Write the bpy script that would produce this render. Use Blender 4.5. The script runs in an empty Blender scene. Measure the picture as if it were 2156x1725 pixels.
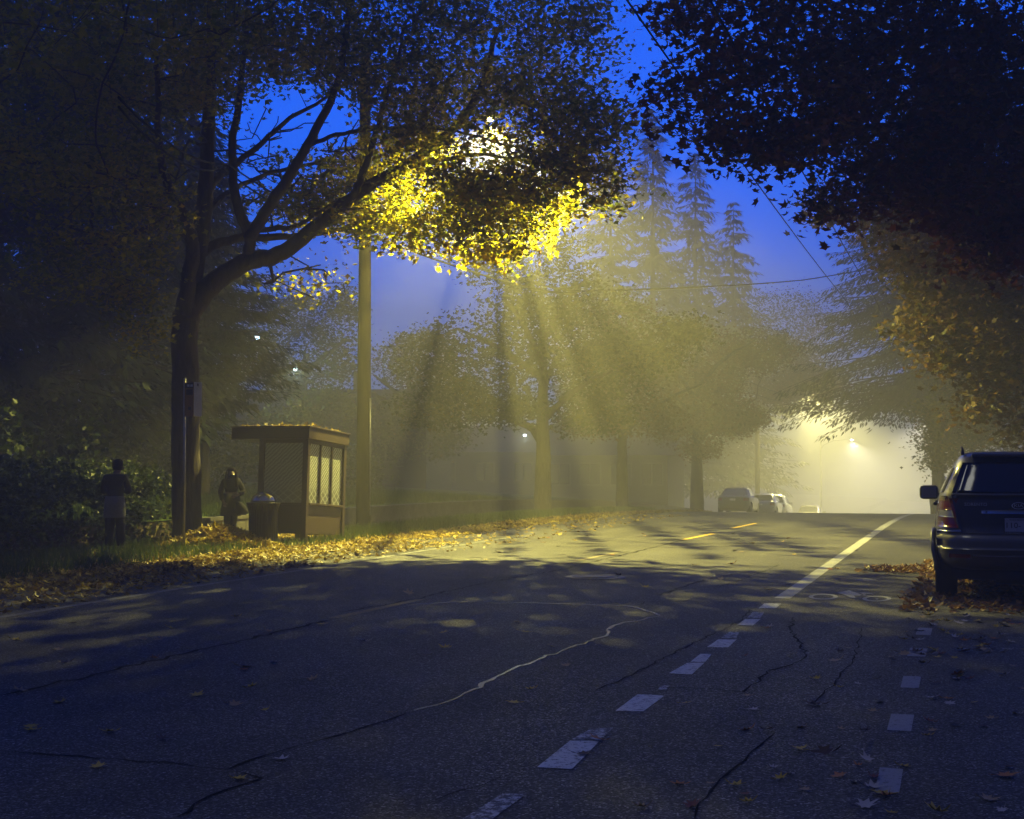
import bpy, bmesh, math, random
import numpy as np
from mathutils import Vector, Matrix

S = bpy.context.scene
COL = S.collection
R = math.radians
PI = math.pi

# ------------------------------------------------------------------ camera, sky, lamps' exposure
PITCH = R(2.25)
FPX = 3000.0                      # focal length for a 2156 px wide picture
CAM_H = 1.55
cam_d = bpy.data.cameras.new('camera')
cam_d.sensor_width = 36.0
cam_d.lens = 36.0 * FPX / 2156.0
cam_d.clip_start = 0.1
cam_d.clip_end = 2000.0
cam = bpy.data.objects.new('camera', cam_d)
COL.objects.link(cam)
cam.location = (0, 0, CAM_H)
cam.rotation_euler = (R(90) + PITCH, 0, 0)
S.camera = cam

SKY_STRENGTH = 0.12
LAMP_COL = (1.0, 0.88, 0.21)
FAR_COL = (1.0, 0.89, 0.32)
P_MAIN = 40000.0
FOG = 0.0070

world = bpy.data.worlds.new('World')
S.world = world
world.use_nodes = True
wn = world.node_tree.nodes
wl = world.node_tree.links
wn.clear()
w_out = wn.new('ShaderNodeOutputWorld')
w_bg = wn.new('ShaderNodeBackground')
w_sky = wn.new('ShaderNodeTexSky')
w_sky.sky_type = 'NISHITA'
w_sky.sun_disc = False
w_sky.sun_elevation = R(-4.7)      # blue hour, the sun gone down beyond the end of the road
w_sky.sun_rotation = R(0)
w_sky.ozone_density = 6.0
w_mul = wn.new('ShaderNodeMix')
w_mul.data_type = 'RGBA'
w_mul.blend_type = 'MULTIPLY'
w_mul.inputs[0].default_value = 1.0
w_mul.inputs[7].default_value = SKY_TINT = (0.0, 115, 345, 1)   # the photograph's tungsten balance turns dusk deep blue
wl.new(w_sky.outputs[0], w_mul.inputs[6])
w_sep = wn.new('ShaderNodeSeparateColor'); w_cmb = wn.new('ShaderNodeCombineColor')     # a little more green in the blue, as the photograph has it
w_gr = wn.new('ShaderNodeMath'); w_gr.operation = 'MULTIPLY_ADD'; w_gr.inputs[1].default_value = 0.075
wl.new(w_mul.outputs[2], w_sep.inputs[0]); wl.new(w_sep.outputs[2], w_gr.inputs[0]); wl.new(w_sep.outputs[1], w_gr.inputs[2])
wl.new(w_sep.outputs[0], w_cmb.inputs[0]); wl.new(w_gr.outputs[0], w_cmb.inputs[1]); wl.new(w_sep.outputs[2], w_cmb.inputs[2])
wl.new(w_cmb.outputs[0], w_bg.inputs[0])
w_bg.inputs[1].default_value = SKY_STRENGTH
wl.new(w_bg.outputs[0], w_out.inputs[0])

fill_sun_d = bpy.data.lights.new('fill_sun', 'SUN')      # soft directional fill added to brighten the near road after sunset
fill_sun_d.energy = 0.26
fill_sun_d.angle = R(14)
fill_sun_d.color = (1.0, 1.0, 0.86)
fill_sun = bpy.data.objects.new('fill_sun', fill_sun_d)
COL.objects.link(fill_sun)
fill_sun.rotation_euler = (0, R(-22), 0)

vs_ = S.view_settings
vs_.view_transform = 'Standard'
vs_.look = 'None'
vs_.gamma = 1.0
vs_.use_curve_mapping = False
vs_.exposure = 0.0
cy = S.cycles
cy.use_denoising = True
try:
    cy.denoiser = 'OPENIMAGEDENOISE'
    cy.denoising_prefilter = 'ACCURATE'
except Exception:
    pass
cy.max_bounces = 6
cy.diffuse_bounces = 3
cy.glossy_bounces = 2
cy.transmission_bounces = 4
cy.transparent_max_bounces = 8
cy.volume_bounces = 1
cy.sample_clamp_indirect = 4.0
cy.sample_clamp_direct = 0.0
cy.caustics_reflective = False
cy.caustics_refractive = False
cy.use_light_tree = True

# ------------------------------------------------------------------ places
TH = R(17.8)                       # the road runs this far to the right of the view
CT, ST = math.cos(TH), math.sin(TH)
def rd(u, v, z=0.0):
    """road coordinates (u to the right of the camera, v along the road) -> world"""
    return Vector((u * CT + v * ST, -u * ST + v * CT, z))
def to_road(x, y):
    return x * CT - y * ST, x * ST + y * CT
def at(px, py, Y):
    """point seen at picture position px, py (2156 x 1725) when it stands Y metres ahead"""
    a = (px - 1078.0) / FPX
    b = (862.5 - py) / FPX
    c, s = math.cos(PITCH), math.sin(PITCH)
    k = Y / (c - s * b)
    return Vector((a * k, Y, CAM_H + (s + c * b) * k))
def zr(v):
    K = 0.0006
    if v < 34: return 0.0
    if v < 84: return -K * (v - 34) ** 2
    if v < 150: return -K * 50 ** 2 - 0.06 * (v - 84)
    return -K * 50 ** 2 - 0.06 * 66
def gnd(px, py, z=0.0):
    """ground point seen at px, py on a flat sheet at height z"""
    lo, hi = 1.0, 400.0
    for _ in range(50):
        m = (lo + hi) / 2
        if at(px, py, m).z > z: lo = m
        else: hi = m
    return at(px, py, lo)
U_ROAD_L, U_ROAD_R = -11.25, 2.6
U_WALL = -15.1
def sstep(a, b, x):
    t = min(1.0, max(0.0, (x - a) / (b - a)))
    return t * t * (3 - 2 * t)
def zg(x, y):
    """height of the ground under a world point"""
    u, v = to_road(x, y)
    z = zr(v)
    if u < U_WALL - 0.1:
        z += 0.42 + 0.055 * min(9.0, U_WALL - u) + 0.035 * max(0.0, min(40, U_WALL - 9 - u))
    elif u < U_ROAD_L:
        z += 0.02 * sstep(U_ROAD_L, U_ROAD_L - 1.0, u)
    elif u > U_ROAD_R:
        z += 0.12 * sstep(U_ROAD_R, U_ROAD_R + 0.25, u) + 0.05 * max(0, min(12, u - 4))
    return z

# ------------------------------------------------------------------ object helpers
def link(o, parent=None):
    COL.objects.link(o)
    if parent is not None: o.parent = parent
    return o
def tag(o, label=None, cat=None, group=None, kind=None):
    if label: o['label'] = label
    if cat: o['category'] = cat
    if group: o['group'] = group
    if kind: o['kind'] = kind
    return o
def empty(name, loc=(0, 0, 0), rz=0.0, label=None, cat=None, group=None, rot=None):
    o = bpy.data.objects.new(name, None)
    o.empty_display_size = 0.3
    COL.objects.link(o)
    o.location = loc
    o.rotation_euler = rot if rot else (0, 0, rz)
    return tag(o, label, cat, group)
def mesh_np(name, V, T, smooth=False):
    V = np.asarray(V, dtype=np.float32); T = np.asarray(T, dtype=np.int32)
    k = T.shape[1]
    me = bpy.data.meshes.new(name)
    me.vertices.add(len(V)); me.vertices.foreach_set('co', V.ravel())
    me.loops.add(T.size); me.loops.foreach_set('vertex_index', T.ravel())
    me.polygons.add(len(T))
    me.polygons.foreach_set('loop_start', np.arange(0, T.size, k, dtype=np.int32))
    if smooth: me.polygons.foreach_set('use_smooth', np.ones(len(T), dtype=bool))
    me.update(calc_edges=True)
    return me
def face_attr(me, name, vals):
    a = me.attributes.new(name, 'FLOAT', 'FACE')
    a.data.foreach_set('value', np.asarray(vals, dtype=np.float32))
def obj_me(name, me, mat, parent=None, kind=None):
    if mat is not None:
        me.materials.clear(); me.materials.append(mat)
    o = bpy.data.objects.new(name, me)
    link(o, parent)
    if kind: o['kind'] = kind
    return o
class MB:
    """collects shapes, then becomes ONE mesh object"""
    def __init__(self): self.v = []; self.f = []; self.sm = []
    def add(self, V, F, smooth=False):
        n = len(self.v)
        self.v += [tuple(p) for p in V]
        for q in F: self.f.append(tuple(i + n for i in q)); self.sm.append(smooth)
        return self
    def box(self, x0, x1, y0, y1, z0, z1, M=None, bev=0.0):
        if bev > 0:
            bm = bmesh.new(); bmesh.ops.create_cube(bm, size=1.0)
            for w in bm.verts:
                w.co = Vector(((x0 + x1) / 2 + w.co.x * (x1 - x0), (y0 + y1) / 2 + w.co.y * (y1 - y0), (z0 + z1) / 2 + w.co.z * (z1 - z0)))
            bmesh.ops.bevel(bm, geom=list(bm.edges), offset=bev, segments=2, profile=0.5, affect='EDGES')
            bm.verts.index_update()
            V = [w.co.copy() for w in bm.verts]; F = [[w.index for w in p.verts] for p in bm.faces]
            bm.free()
        else:
            V = [Vector((x, y, z)) for x in (x0, x1) for y in (y0, y1) for z in (z0, z1)]
            F = [(0, 1, 3, 2), (4, 6, 7, 5), (0, 4, 5, 1), (2, 3, 7, 6), (0, 2, 6, 4), (1, 5, 7, 3)]
        if M is not None: V = [M @ p for p in V]
        return self.add(V, F)
    def tube(self, P, rad, n=8, cap=True, M=None):
        P = [Vector(p) for p in P]
        if not hasattr(rad, '__len__'): rad = [rad] * len(P)
        V = []; F = []
        up = Vector((0, 0, 1)); prev = None
        for i, p in enumerate(P):
            d = (P[min(i + 1, len(P) - 1)] - P[max(i - 1, 0)])
            d = d.normalized() if d.length > 1e-9 else Vector((0, 0, 1))
            if prev is None:
                a = d.cross(up)
                if a.length < 1e-3: a = d.cross(Vector((1, 0, 0)))
            else:
                a = prev - d * prev.dot(d)
            a.normalize(); prev = a
            b = d.cross(a)
            for k in range(n):
                t = 2 * PI * k / n
                V.append(p + (a * math.cos(t) + b * math.sin(t)) * rad[i])
        for i in range(len(P) - 1):
            for k in range(n):
                F.append((i * n + k, i * n + (k + 1) % n, (i + 1) * n + (k + 1) % n, (i + 1) * n + k))
        if cap:
            F.append(tuple(range(n - 1, -1, -1))); F.append(tuple((len(P) - 1) * n + k for k in range(n)))
        if M is not None: V = [M @ p for p in V]
        return self.add(V, F, True)
    def lathe(self, prof, n=16, M=None):
        V = []; F = []
        for (r, z) in prof:
            for k in range(n):
                t = 2 * PI * k / n
                V.append(Vector((r * math.cos(t), r * math.sin(t), z)))
        for i in range(len(prof) - 1):
            for k in range(n):
                F.append((i * n + k, i * n + (k + 1) % n, (i + 1) * n + (k + 1) % n, (i + 1) * n + k))
        F.append(tuple(range(n - 1, -1, -1))); F.append(tuple((len(prof) - 1) * n + k for k in range(n)))
        if M is not None: V = [M @ p for p in V]
        return self.add(V, F, True)
    def prism(self, pts, z0, z1, M=None):
        n = len(pts)
        V = [Vector((p[0], p[1], z0)) for p in pts] + [Vector((p[0], p[1], z1)) for p in pts]
        F = [tuple(range(n - 1, -1, -1)), tuple(range(n, 2 * n))]
        F += [(i, (i + 1) % n, n + (i + 1) % n, n + i) for i in range(n)]
        if M is not None: V = [M @ p for p in V]
        return self.add(V, F)
    def build(self, name, mat, parent=None, kind=None):
        me = bpy.data.meshes.new(name)
        me.from_pydata(self.v, [], self.f)
        me.polygons.foreach_set('use_smooth', self.sm)
        me.update()
        return obj_me(name, me, mat, parent, kind)
def text_part(name, body, size, mat, parent, M, depth=0.004, width=None):
    cu = bpy.data.curves.new(name, 'FONT')
    cu.body = body; cu.size = size; cu.extrude = depth; cu.align_x = 'CENTER'; cu.align_y = 'CENTER'
    cu.resolution_u = 3
    tmp = bpy.data.objects.new('tmp', cu); COL.objects.link(tmp)
    dg = bpy.context.evaluated_depsgraph_get()
    me = bpy.data.meshes.new_from_object(tmp.evaluated_get(dg))
    bpy.data.objects.remove(tmp); bpy.data.curves.remove(cu)
    if width:
        xs = [v.co.x for v in me.vertices]; k = width / (max(xs) - min(xs))
        for v in me.vertices: v.co.x *= k
    me.transform(M)
    return obj_me(name, me, mat, parent)

# ------------------------------------------------------------------ materials
def new_mat(name):
    m = bpy.data.materials.new(name); m.use_nodes = True
    m.node_tree.nodes.clear()
    return m, m.node_tree.nodes, m.node_tree.links
def noise(N, L, scale, detail=4.0, rough=0.6, coord='Object', stretch=None, turn=0.0):
    tc = N.new('ShaderNodeTexCoord'); t = N.new('ShaderNodeTexNoise')
    t.inputs['Scale'].default_value = scale; t.inputs['Detail'].default_value = detail; t.inputs['Roughness'].default_value = rough
    if stretch:
        mp = N.new('ShaderNodeMapping'); mp.inputs['Scale'].default_value = stretch
        m0 = N.new('ShaderNodeMapping'); m0.inputs['Rotation'].default_value = (0, 0, turn)
        L.new(tc.outputs[coord], m0.inputs['Vector']); L.new(m0.outputs[0], mp.inputs['Vector']); L.new(mp.outputs[0], t.inputs['Vector'])
    else:
        L.new(tc.outputs[coord], t.inputs['Vector'])
    return t
def ramp(N, L, src, stops):
    r = N.new('ShaderNodeValToRGB'); e = r.color_ramp.elements
    while len(e) < len(stops): e.new(0.5)
    for i, (p, c) in enumerate(stops):
        e[i].position = p; e[i].color = (c[0], c[1], c[2], 1) if hasattr(c, '__len__') else (c, c, c, 1)
    L.new(src, r.inputs[0])
    return r
def mat_surface(name, c0, c1, scale=6.0, rough=0.7, metal=0.0, bump=0.0, spec=0.5, stretch=None, detail=5.0, coat=0.0, bscale=None):
    m, N, L = new_mat(name)
    o = N.new('ShaderNodeOutputMaterial'); p = N.new('ShaderNodeBsdfPrincipled')
    t = noise(N, L, scale, detail, stretch=stretch)
    r = ramp(N, L, t.outputs[0], [(0.3, c0), (0.7, c1)])
    L.new(r.outputs[0], p.inputs['Base Color'])
    p.inputs['Roughness'].default_value = rough; p.inputs['Metallic'].default_value = metal
    p.inputs['Specular IOR Level'].default_value = spec
    if coat: p.inputs['Coat Weight'].default_value = coat; p.inputs['Coat Roughness'].default_value = 0.06
    if bump:
        b = N.new('ShaderNodeBump'); b.inputs['Strength'].default_value = bump; b.inputs['Distance'].default_value = 0.03
        src = t
        if bscale: src = noise(N, L, bscale, 6, stretch=stretch)
        L.new(src.outputs[0], b.inputs['Height']); L.new(b.outputs[0], p.inputs['Normal'])
    L.new(p.outputs[0], o.inputs[0])
    return m
def mat_emit(name, col, strength):
    m, N, L = new_mat(name)
    o = N.new('ShaderNodeOutputMaterial'); e = N.new('ShaderNodeEmission')
    e.inputs[0].default_value = (*col, 1); e.inputs[1].default_value = strength
    L.new(e.outputs[0], o.inputs[0]); return m
def mat_leaf(name, stops, trans=0.45, rough=0.55, attr='tint', face=1.0):
    m, N, L = new_mat(name)
    o = N.new('ShaderNodeOutputMaterial'); p = N.new('ShaderNodeBsdfPrincipled'); tr = N.new('ShaderNodeBsdfTranslucent'); mx = N.new('ShaderNodeMixShader')
    a = N.new('ShaderNodeAttribute'); a.attribute_name = attr
    r = ramp(N, L, a.outputs['Fac'], stops)
    dk = N.new('ShaderNodeMix'); dk.data_type = 'RGBA'; dk.blend_type = 'MULTIPLY'; dk.inputs[0].default_value = 1.0; dk.inputs[7].default_value = (face, face, face, 1)
    L.new(r.outputs[0], dk.inputs[6]); L.new(dk.outputs[2], p.inputs['Base Color']); L.new(r.outputs[0], tr.inputs[0])
    p.inputs['Roughness'].default_value = rough; p.inputs['Specular IOR Level'].default_value = 0.25
    mx.inputs[0].default_value = trans
    L.new(p.outputs[0], mx.inputs[1]); L.new(tr.outputs[0], mx.inputs[2]); L.new(mx.outputs[0], o.inputs[0])
    return m
def mat_glass(name, col, rough=0.05):
    m, N, L = new_mat(name)
    o = N.new('ShaderNodeOutputMaterial'); p = N.new('ShaderNodeBsdfPrincipled')
    p.inputs['Base Color'].default_value = (*col, 1); p.inputs['Roughness'].default_value = rough
    p.inputs['Specular IOR Level'].default_value = 0.6
    L.new(p.outputs[0], o.inputs[0]); return m

M = {}
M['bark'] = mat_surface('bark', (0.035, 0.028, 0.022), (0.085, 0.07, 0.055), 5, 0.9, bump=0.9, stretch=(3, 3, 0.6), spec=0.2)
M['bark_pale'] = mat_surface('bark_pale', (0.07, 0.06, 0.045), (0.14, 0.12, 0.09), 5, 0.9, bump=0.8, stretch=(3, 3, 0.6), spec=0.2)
M['pole_wood'] = mat_surface('pole_wood', (0.026, 0.021, 0.015), (0.052, 0.043, 0.031), 7, 0.8, bump=0.3, stretch=(4, 4, 0.25), spec=0.2)
M['leaf_yellow'] = mat_leaf('leaf_yellow', [(0.0, (0.13, 0.17, 0.010)), (0.35, (0.34, 0.31, 0.012)), (0.7, (0.48, 0.37, 0.012)), (1.0, (0.46, 0.25, 0.010))], 0.6, face=0.5)
M['leaf_green'] = mat_leaf('leaf_green', [(0.0, (0.03, 0.05, 0.010)), (0.5, (0.07, 0.09, 0.014)), (0.85, (0.16, 0.14, 0.02)), (1.0, (0.22, 0.13, 0.02))], 0.35)
M['leaf_red'] = mat_leaf('leaf_red', [(0.0, (0.05, 0.045, 0.012)), (0.4, (0.12, 0.055, 0.014)), (0.8, (0.20, 0.06, 0.015)), (1.0, (0.22, 0.12, 0.02))], 0.35)
M['leaf_rust'] = mat_leaf('leaf_rust', [(0.0, (0.05, 0.05, 0.012)), (0.5, (0.12, 0.075, 0.015)), (1.0, (0.20, 0.10, 0.016))], 0.35)
M['leaf_ivy'] = mat_leaf('leaf_ivy', [(0.0, (0.025, 0.045, 0.008)), (0.6, (0.06, 0.085, 0.012)), (1.0, (0.14, 0.15, 0.02))], 0.25, 0.4)
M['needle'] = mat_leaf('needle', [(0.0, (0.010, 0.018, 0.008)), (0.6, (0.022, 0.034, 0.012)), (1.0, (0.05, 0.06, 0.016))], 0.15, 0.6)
M['grass'] = mat_leaf('grass', [(0.0, (0.04, 0.075, 0.012)), (0.6, (0.075, 0.12, 0.018)), (1.0, (0.15, 0.16, 0.03))], 0.3, 0.6)
M['litter'] = mat_leaf('litter', [(0.0, (0.06, 0.035, 0.014)), (0.3, (0.16, 0.10, 0.02)), (0.6, (0.32, 0.22, 0.022)), (1.0, (0.46, 0.37, 0.06))], 0.2, 0.5)
M['litter_brown'] = mat_leaf('litter_brown', [(0.0, (0.06, 0.035, 0.018)), (0.5, (0.20, 0.10, 0.03)), (1.0, (0.40, 0.22, 0.05))], 0.2, 0.5)
M['shelter'] = mat_surface('shelter_paint', (0.060, 0.042, 0.026), (0.075, 0.052, 0.033), 3, 0.45, bump=0.02)
M['dark_metal'] = mat_surface('dark_metal', (0.02, 0.018, 0.016), (0.035, 0.03, 0.026), 9, 0.45, 0.3)
M['galv'] = mat_surface('galvanised', (0.22, 0.22, 0.22), (0.34, 0.34, 0.33), 14, 0.4, 0.8)
M['concrete'] = mat_surface('concrete', (0.07, 0.066, 0.055), (0.14, 0.13, 0.11), 3, 0.9, bump=0.3, bscale=40)
M['steel'] = mat_surface('polished_steel', (0.35, 0.35, 0.36), (0.5, 0.5, 0.5), 8, 0.18, 1.0)
M['wire'] = mat_surface('cable_rubber', (0.02, 0.02, 0.022), (0.035, 0.035, 0.035), 20, 0.85, spec=0.15)
M['tyre'] = mat_surface('tyre_rubber', (0.012, 0.012, 0.012), (0.02, 0.02, 0.02), 20, 0.85, bump=0.1)
M['trim'] = mat_surface('black_trim', (0.012, 0.012, 0.013), (0.02, 0.02, 0.02), 20, 0.5)
M['car_glass'] = mat_glass('tinted_glass', (0.006, 0.007, 0.008), 0.10)
M['chrome'] = mat_surface('chrome', (0.6, 0.6, 0.6), (0.65, 0.65, 0.65), 4, 0.1, 1.0)
M['paint_dark'] = mat_surface('car_paint_graphite', (0.085, 0.078, 0.068), (0.092, 0.085, 0.074), 300, 0.42, 0.2, coat=0.5)
M['paint_black'] = mat_surface('car_paint_black', (0.006, 0.006, 0.008), (0.011, 0.010, 0.010), 300, 0.4, 0.0, coat=0.35)
M['paint_silver'] = mat_surface('car_paint_silver', (0.30, 0.30, 0.31), (0.34, 0.34, 0.35), 300, 0.35, 0.5, coat=1.0)
M['paint_white'] = mat_surface('car_paint_white', (0.55, 0.55, 0.54), (0.6, 0.6, 0.6), 300, 0.4, 0.0, coat=1.0)
M['red_lens'] = mat_glass('red_lens', (0.20, 0.008, 0.006), 0.12)
M['clear_lens'] = mat_glass('clear_lens', (0.40, 0.39, 0.37), 0.08)
M['amber_lens'] = mat_glass('amber_lens', (0.45, 0.16, 0.02), 0.1)
M['plate'] = mat_surface('plate_white', (0.5, 0.5, 0.52), (0.56, 0.56, 0.58), 30, 0.4)
M['ink'] = mat_surface('ink', (0.02, 0.02, 0.05), (0.03, 0.03, 0.06), 30, 0.5)
M['skin'] = mat_surface('skin', (0.14, 0.085, 0.055), (0.18, 0.11, 0.075), 12, 0.5)
M['cloth_dark'] = mat_surface('cloth_dark', (0.010, 0.011, 0.016), (0.022, 0.022, 0.028), 40, 0.9, bump=0.2)
M['cloth_coat'] = mat_surface('cloth_coat', (0.008, 0.006, 0.006), (0.015, 0.012, 0.010), 40, 0.9, bump=0.2)
M['cloth_grey'] = mat_surface('cloth_grey', (0.10, 0.105, 0.12), (0.15, 0.155, 0.17), 40, 0.9, bump=0.2)
M['badge'] = mat_surface('badge_silver', (0.55, 0.55, 0.56), (0.62, 0.62, 0.62), 4, 0.4, 0.2)
M['hair_dark'] = mat_surface('hair_dark', (0.012, 0.008, 0.006), (0.022, 0.015, 0.010), 60, 0.85, spec=0.1, stretch=(6, 6, 0.6))
M['sign_white'] = mat_surface('sign_face_pale', (0.42, 0.44, 0.5), (0.5, 0.52, 0.58), 5, 0.5)
M['sign_brown'] = mat_surface('sign_face_brown', (0.20, 0.10, 0.03), (0.26, 0.14, 0.04), 5, 0.5)
M['sign_dark'] = mat_surface('sign_face_dark', (0.02, 0.02, 0.03), (0.03, 0.03, 0.04), 5, 0.5)
M['house_wall'] = mat_surface('house_siding', (0.02, 0.02, 0.022), (0.032, 0.032, 0.034), 2, 0.85, stretch=(0.3, 0.3, 6), bump=0.2)
M['house_roof'] = mat_surface('roof_shingle', (0.05, 0.045, 0.045), (0.09, 0.08, 0.075), 8, 0.9, bump=0.4)
M['fence_wood'] = mat_surface('fence_board', (0.22, 0.22, 0.23), (0.32, 0.32, 0.33), 4, 0.85, stretch=(5, 5, 0.4))
M['win_dark'] = mat_glass('window_glass', (0.01, 0.012, 0.016), 0.08)
M['frame_pale'] = mat_surface('window_frame_paint', (0.03, 0.03, 0.03), (0.04, 0.04, 0.04), 8, 0.6)
# ------------------------------------------------------------------ asphalt and paint
def mat_asphalt():
    m, N, L = new_mat('asphalt')
    o = N.new('ShaderNodeOutputMaterial'); p = N.new('ShaderNodeBsdfPrincipled')
    tc = N.new('ShaderNodeTexCoord')
    big = noise(N, L, 0.45, 5, 0.65)
    rb = ramp(N, L, big.outputs[0], [(0.28, 0.034), (0.45, 0.054), (0.72, 0.082)])
    vo = N.new('ShaderNodeTexVoronoi'); vo.inputs['Scale'].default_value = 95
    L.new(tc.outputs['Object'], vo.inputs['Vector'])
    sep = N.new('ShaderNodeSeparateColor'); L.new(vo.outputs['Color'], sep.inputs[0])
    rs = ramp(N, L, sep.outputs[0], [(0.0, 0.6), (0.6, 0.9), (0.86, 1.25), (0.95, 3.4), (1.0, 6.5)])
    fine = noise(N, L, 160, 3, 0.7)
    rf = ramp(N, L, fine.outputs[0], [(0.25, 0.6), (0.75, 1.5)])
    m1 = N.new('ShaderNodeMath'); m1.operation = 'MULTIPLY'; L.new(rb.outputs[0], m1.inputs[0]); L.new(rs.outputs[0], m1.inputs[1])
    m2 = N.new('ShaderNodeMath'); m2.operation = 'MULTIPLY'; L.new(m1.outputs[0], m2.inputs[0]); L.new(rf.outputs[0], m2.inputs[1])
    # long wheel tracks and a few stains
    st = noise(N, L, 1.0, 4, 0.6, stretch=(0.9, 0.06, 1), turn=TH)
    cmb = N.new('ShaderNodeMix'); cmb.data_type = 'RGBA'
    rt = ramp(N, L, st.outputs[0], [(0.35, 0.0), (0.65, 1.0)])
    L.new(rt.outputs[0], cmb.inputs[0]); cmb.inputs[6].default_value = (0.78, 0.75, 0.70, 1); cmb.inputs[7].default_value = (1.22, 1.17, 1.06, 1)
    mm = N.new('ShaderNodeMix'); mm.data_type = 'RGBA'; mm.blend_type = 'MULTIPLY'; mm.inputs[0].default_value = 1
    L.new(cmb.outputs[2], mm.inputs[6]); L.new(m2.outputs[0], mm.inputs[7])
    L.new(mm.outputs[2], p.inputs['Base Color'])
    rr = ramp(N, L, sep.outputs[1], [(0.0, 0.85), (0.75, 0.6), (1.0, 0.28)])
    L.new(rr.outputs[0], p.inputs['Roughness'])
    p.inputs['Specular IOR Level'].default_value = 0.22
    b = N.new('ShaderNodeBump'); b.inputs['Strength'].default_value = 0.55; b.inputs['Distance'].default_value = 0.012
    hm = N.new('ShaderNodeMath'); hm.operation = 'ADD'; L.new(vo.outputs['Distance'], hm.inputs[0]); L.new(fine.outputs[0], hm.inputs[1])
    L.new(hm.outputs[0], b.inputs['Height']); L.new(b.outputs[0], p.inputs['Normal'])
    L.new(p.outputs[0], o.inputs[0]); return m
def mat_paint(name, col, wear):
    m, N, L = new_mat(name)
    o = N.new('ShaderNodeOutputMaterial'); p = N.new('ShaderNodeBsdfPrincipled')
    a = noise(N, L, 22, 6, 0.75); b = noise(N, L, 120, 3, 0.7)
    ad = N.new('ShaderNodeMath'); ad.operation = 'ADD'; L.new(a.outputs[0], ad.inputs[0])
    sc = N.new('ShaderNodeMath'); sc.operation = 'MULTIPLY'; sc.inputs[1].default_value = 0.45; L.new(b.outputs[0], sc.inputs[0]); L.new(sc.outputs[0], ad.inputs[1])
    r = ramp(N, L, ad.outputs[0], [(wear - 0.05, 0.0), (wear + 0.05, 1.0)])
    mx = N.new('ShaderNodeMix'); mx.data_type = 'RGBA'; L.new(r.outputs[0], mx.inputs[0])
    mx.inputs[6].default_value = (0.05, 0.05, 0.052, 1); mx.inputs[7].default_value = (*col, 1)
    L.new(mx.outputs[2], p.inputs['Base Color']); p.inputs['Roughness'].default_value = 0.65
    bp = N.new('ShaderNodeBump'); bp.inputs['Strength'].default_value = 0.4; bp.inputs['Distance'].default_value = 0.01
    L.new(ad.outputs[0], bp.inputs['Height']); L.new(bp.outputs[0], p.inputs['Normal'])
    L.new(p.outputs[0], o.inputs[0]); return m
M['asphalt'] = mat_asphalt()
M['paint_line'] = mat_paint('marking_white', (0.60, 0.60, 0.58), 0.65)
M['paint_worn'] = mat_paint('marking_white_worn', (0.55, 0.55, 0.55), 0.74)
M['paint_old'] = mat_paint('marking_white_faded', (0.26, 0.26, 0.27), 0.62)
M['paint_lane'] = mat_paint('marking_white_lane', (0.36, 0.36, 0.35), 0.52)
M['paint_edge'] = mat_paint('marking_edge_line', (0.20, 0.20, 0.20), 0.72)
M['paint_yellow'] = mat_paint('marking_yellow', (0.55, 0.36, 0.03), 0.56)
M['paint_yellow_worn'] = mat_paint('marking_yellow_worn', (0.30, 0.22, 0.05), 0.70)
M['tar'] = mat_surface('tar_seal', (0.010, 0.010, 0.011), (0.022, 0.022, 0.022), 30, 0.27, bump=0.2, spec=0.7)
M['soil'] = mat_surface('soil_and_leaves', (0.035, 0.028, 0.015), (0.10, 0.075, 0.03), 9, 0.95, bump=0.6, bscale=30, spec=0.2)
M['lawn'] = mat_surface('lawn_turf', (0.045, 0.075, 0.014), (0.085, 0.12, 0.024), 5, 0.95, bump=0.5, bscale=60, spec=0.15)
M['crack'] = mat_surface('open_crack', (0.006, 0.006, 0.007), (0.014, 0.014, 0.014), 30, 0.9, bump=0.3, spec=0.08)
M['iron'] = mat_surface('cast_iron', (0.03, 0.028, 0.026), (0.07, 0.06, 0.055), 25, 0.4, 0.6, bump=0.3)

# ------------------------------------------------------------------ ground, road, lawn
def strip_sheet(name, us, vs, zf, mat, kind='structure', uj=None):
    V = []; F = []
    for j, v in enumerate(vs):
        for i, u in enumerate(us):
            uu = u + (uj(u, v) if uj else 0.0)
            p = rd(uu, v); V.append((p.x, p.y, zf(uu, v)))
    n = len(us)
    for j in range(len(vs) - 1):
        for i in range(n - 1):
            F.append((j * n + i, j * n + i + 1, (j + 1) * n + i + 1, (j + 1) * n + i))
    return obj_me(name, mesh_np(name, V, F, True), mat, None, kind)
def zgr(u, v):
    p = rd(u, v); return zg(p.x, p.y)
vs_all = [-60, -40, -25, -15] + [x * 2.0 for x in range(-5, 90)] + [185, 200, 230, 260, 290]
us_g = [-150, -120, -90, -70, -55, -45, -36, -30, -26, -23.5, -21.5, -19.5, -18, -16.8, -15.9, -15.21, -15.19, -14.6, -13.6, -12.6, -11.8, -11.25, -10.9, 2.3, 2.6, 2.75, 2.9, 3.5, 4.5, 6, 8, 12, 18, 26, 36, 50, 70, 100, 140]
def z_ground(u, v):
    z = zgr(u, v)
    if -11.2 < u < 2.55: z -= 0.05
    return z - 0.012
ground = strip_sheet('ground', us_g, vs_all, z_ground, M['soil'])
vs_r = [-55, -40, -25, -15] + [x * 1.0 for x in range(-10, 180)] + [190, 210, 240, 270, 285]
rg = random.Random(4)
edge = {}
def uj(u, v):
    if u < -11.2:
        return 0.10 * math.sin(v * 1.3) + 0.06 * math.sin(v * 4.1)
    return 0.0
road = strip_sheet('road', [U_ROAD_L - 0.05, -9.5, -8, -6.5, -5, -3.5, -2, -0.5, 1, U_ROAD_R], vs_r, lambda u, v: zr(v), M['asphalt'], uj=uj)
def lawn_z(u, v): return zgr(u, v) + 0.02
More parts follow.
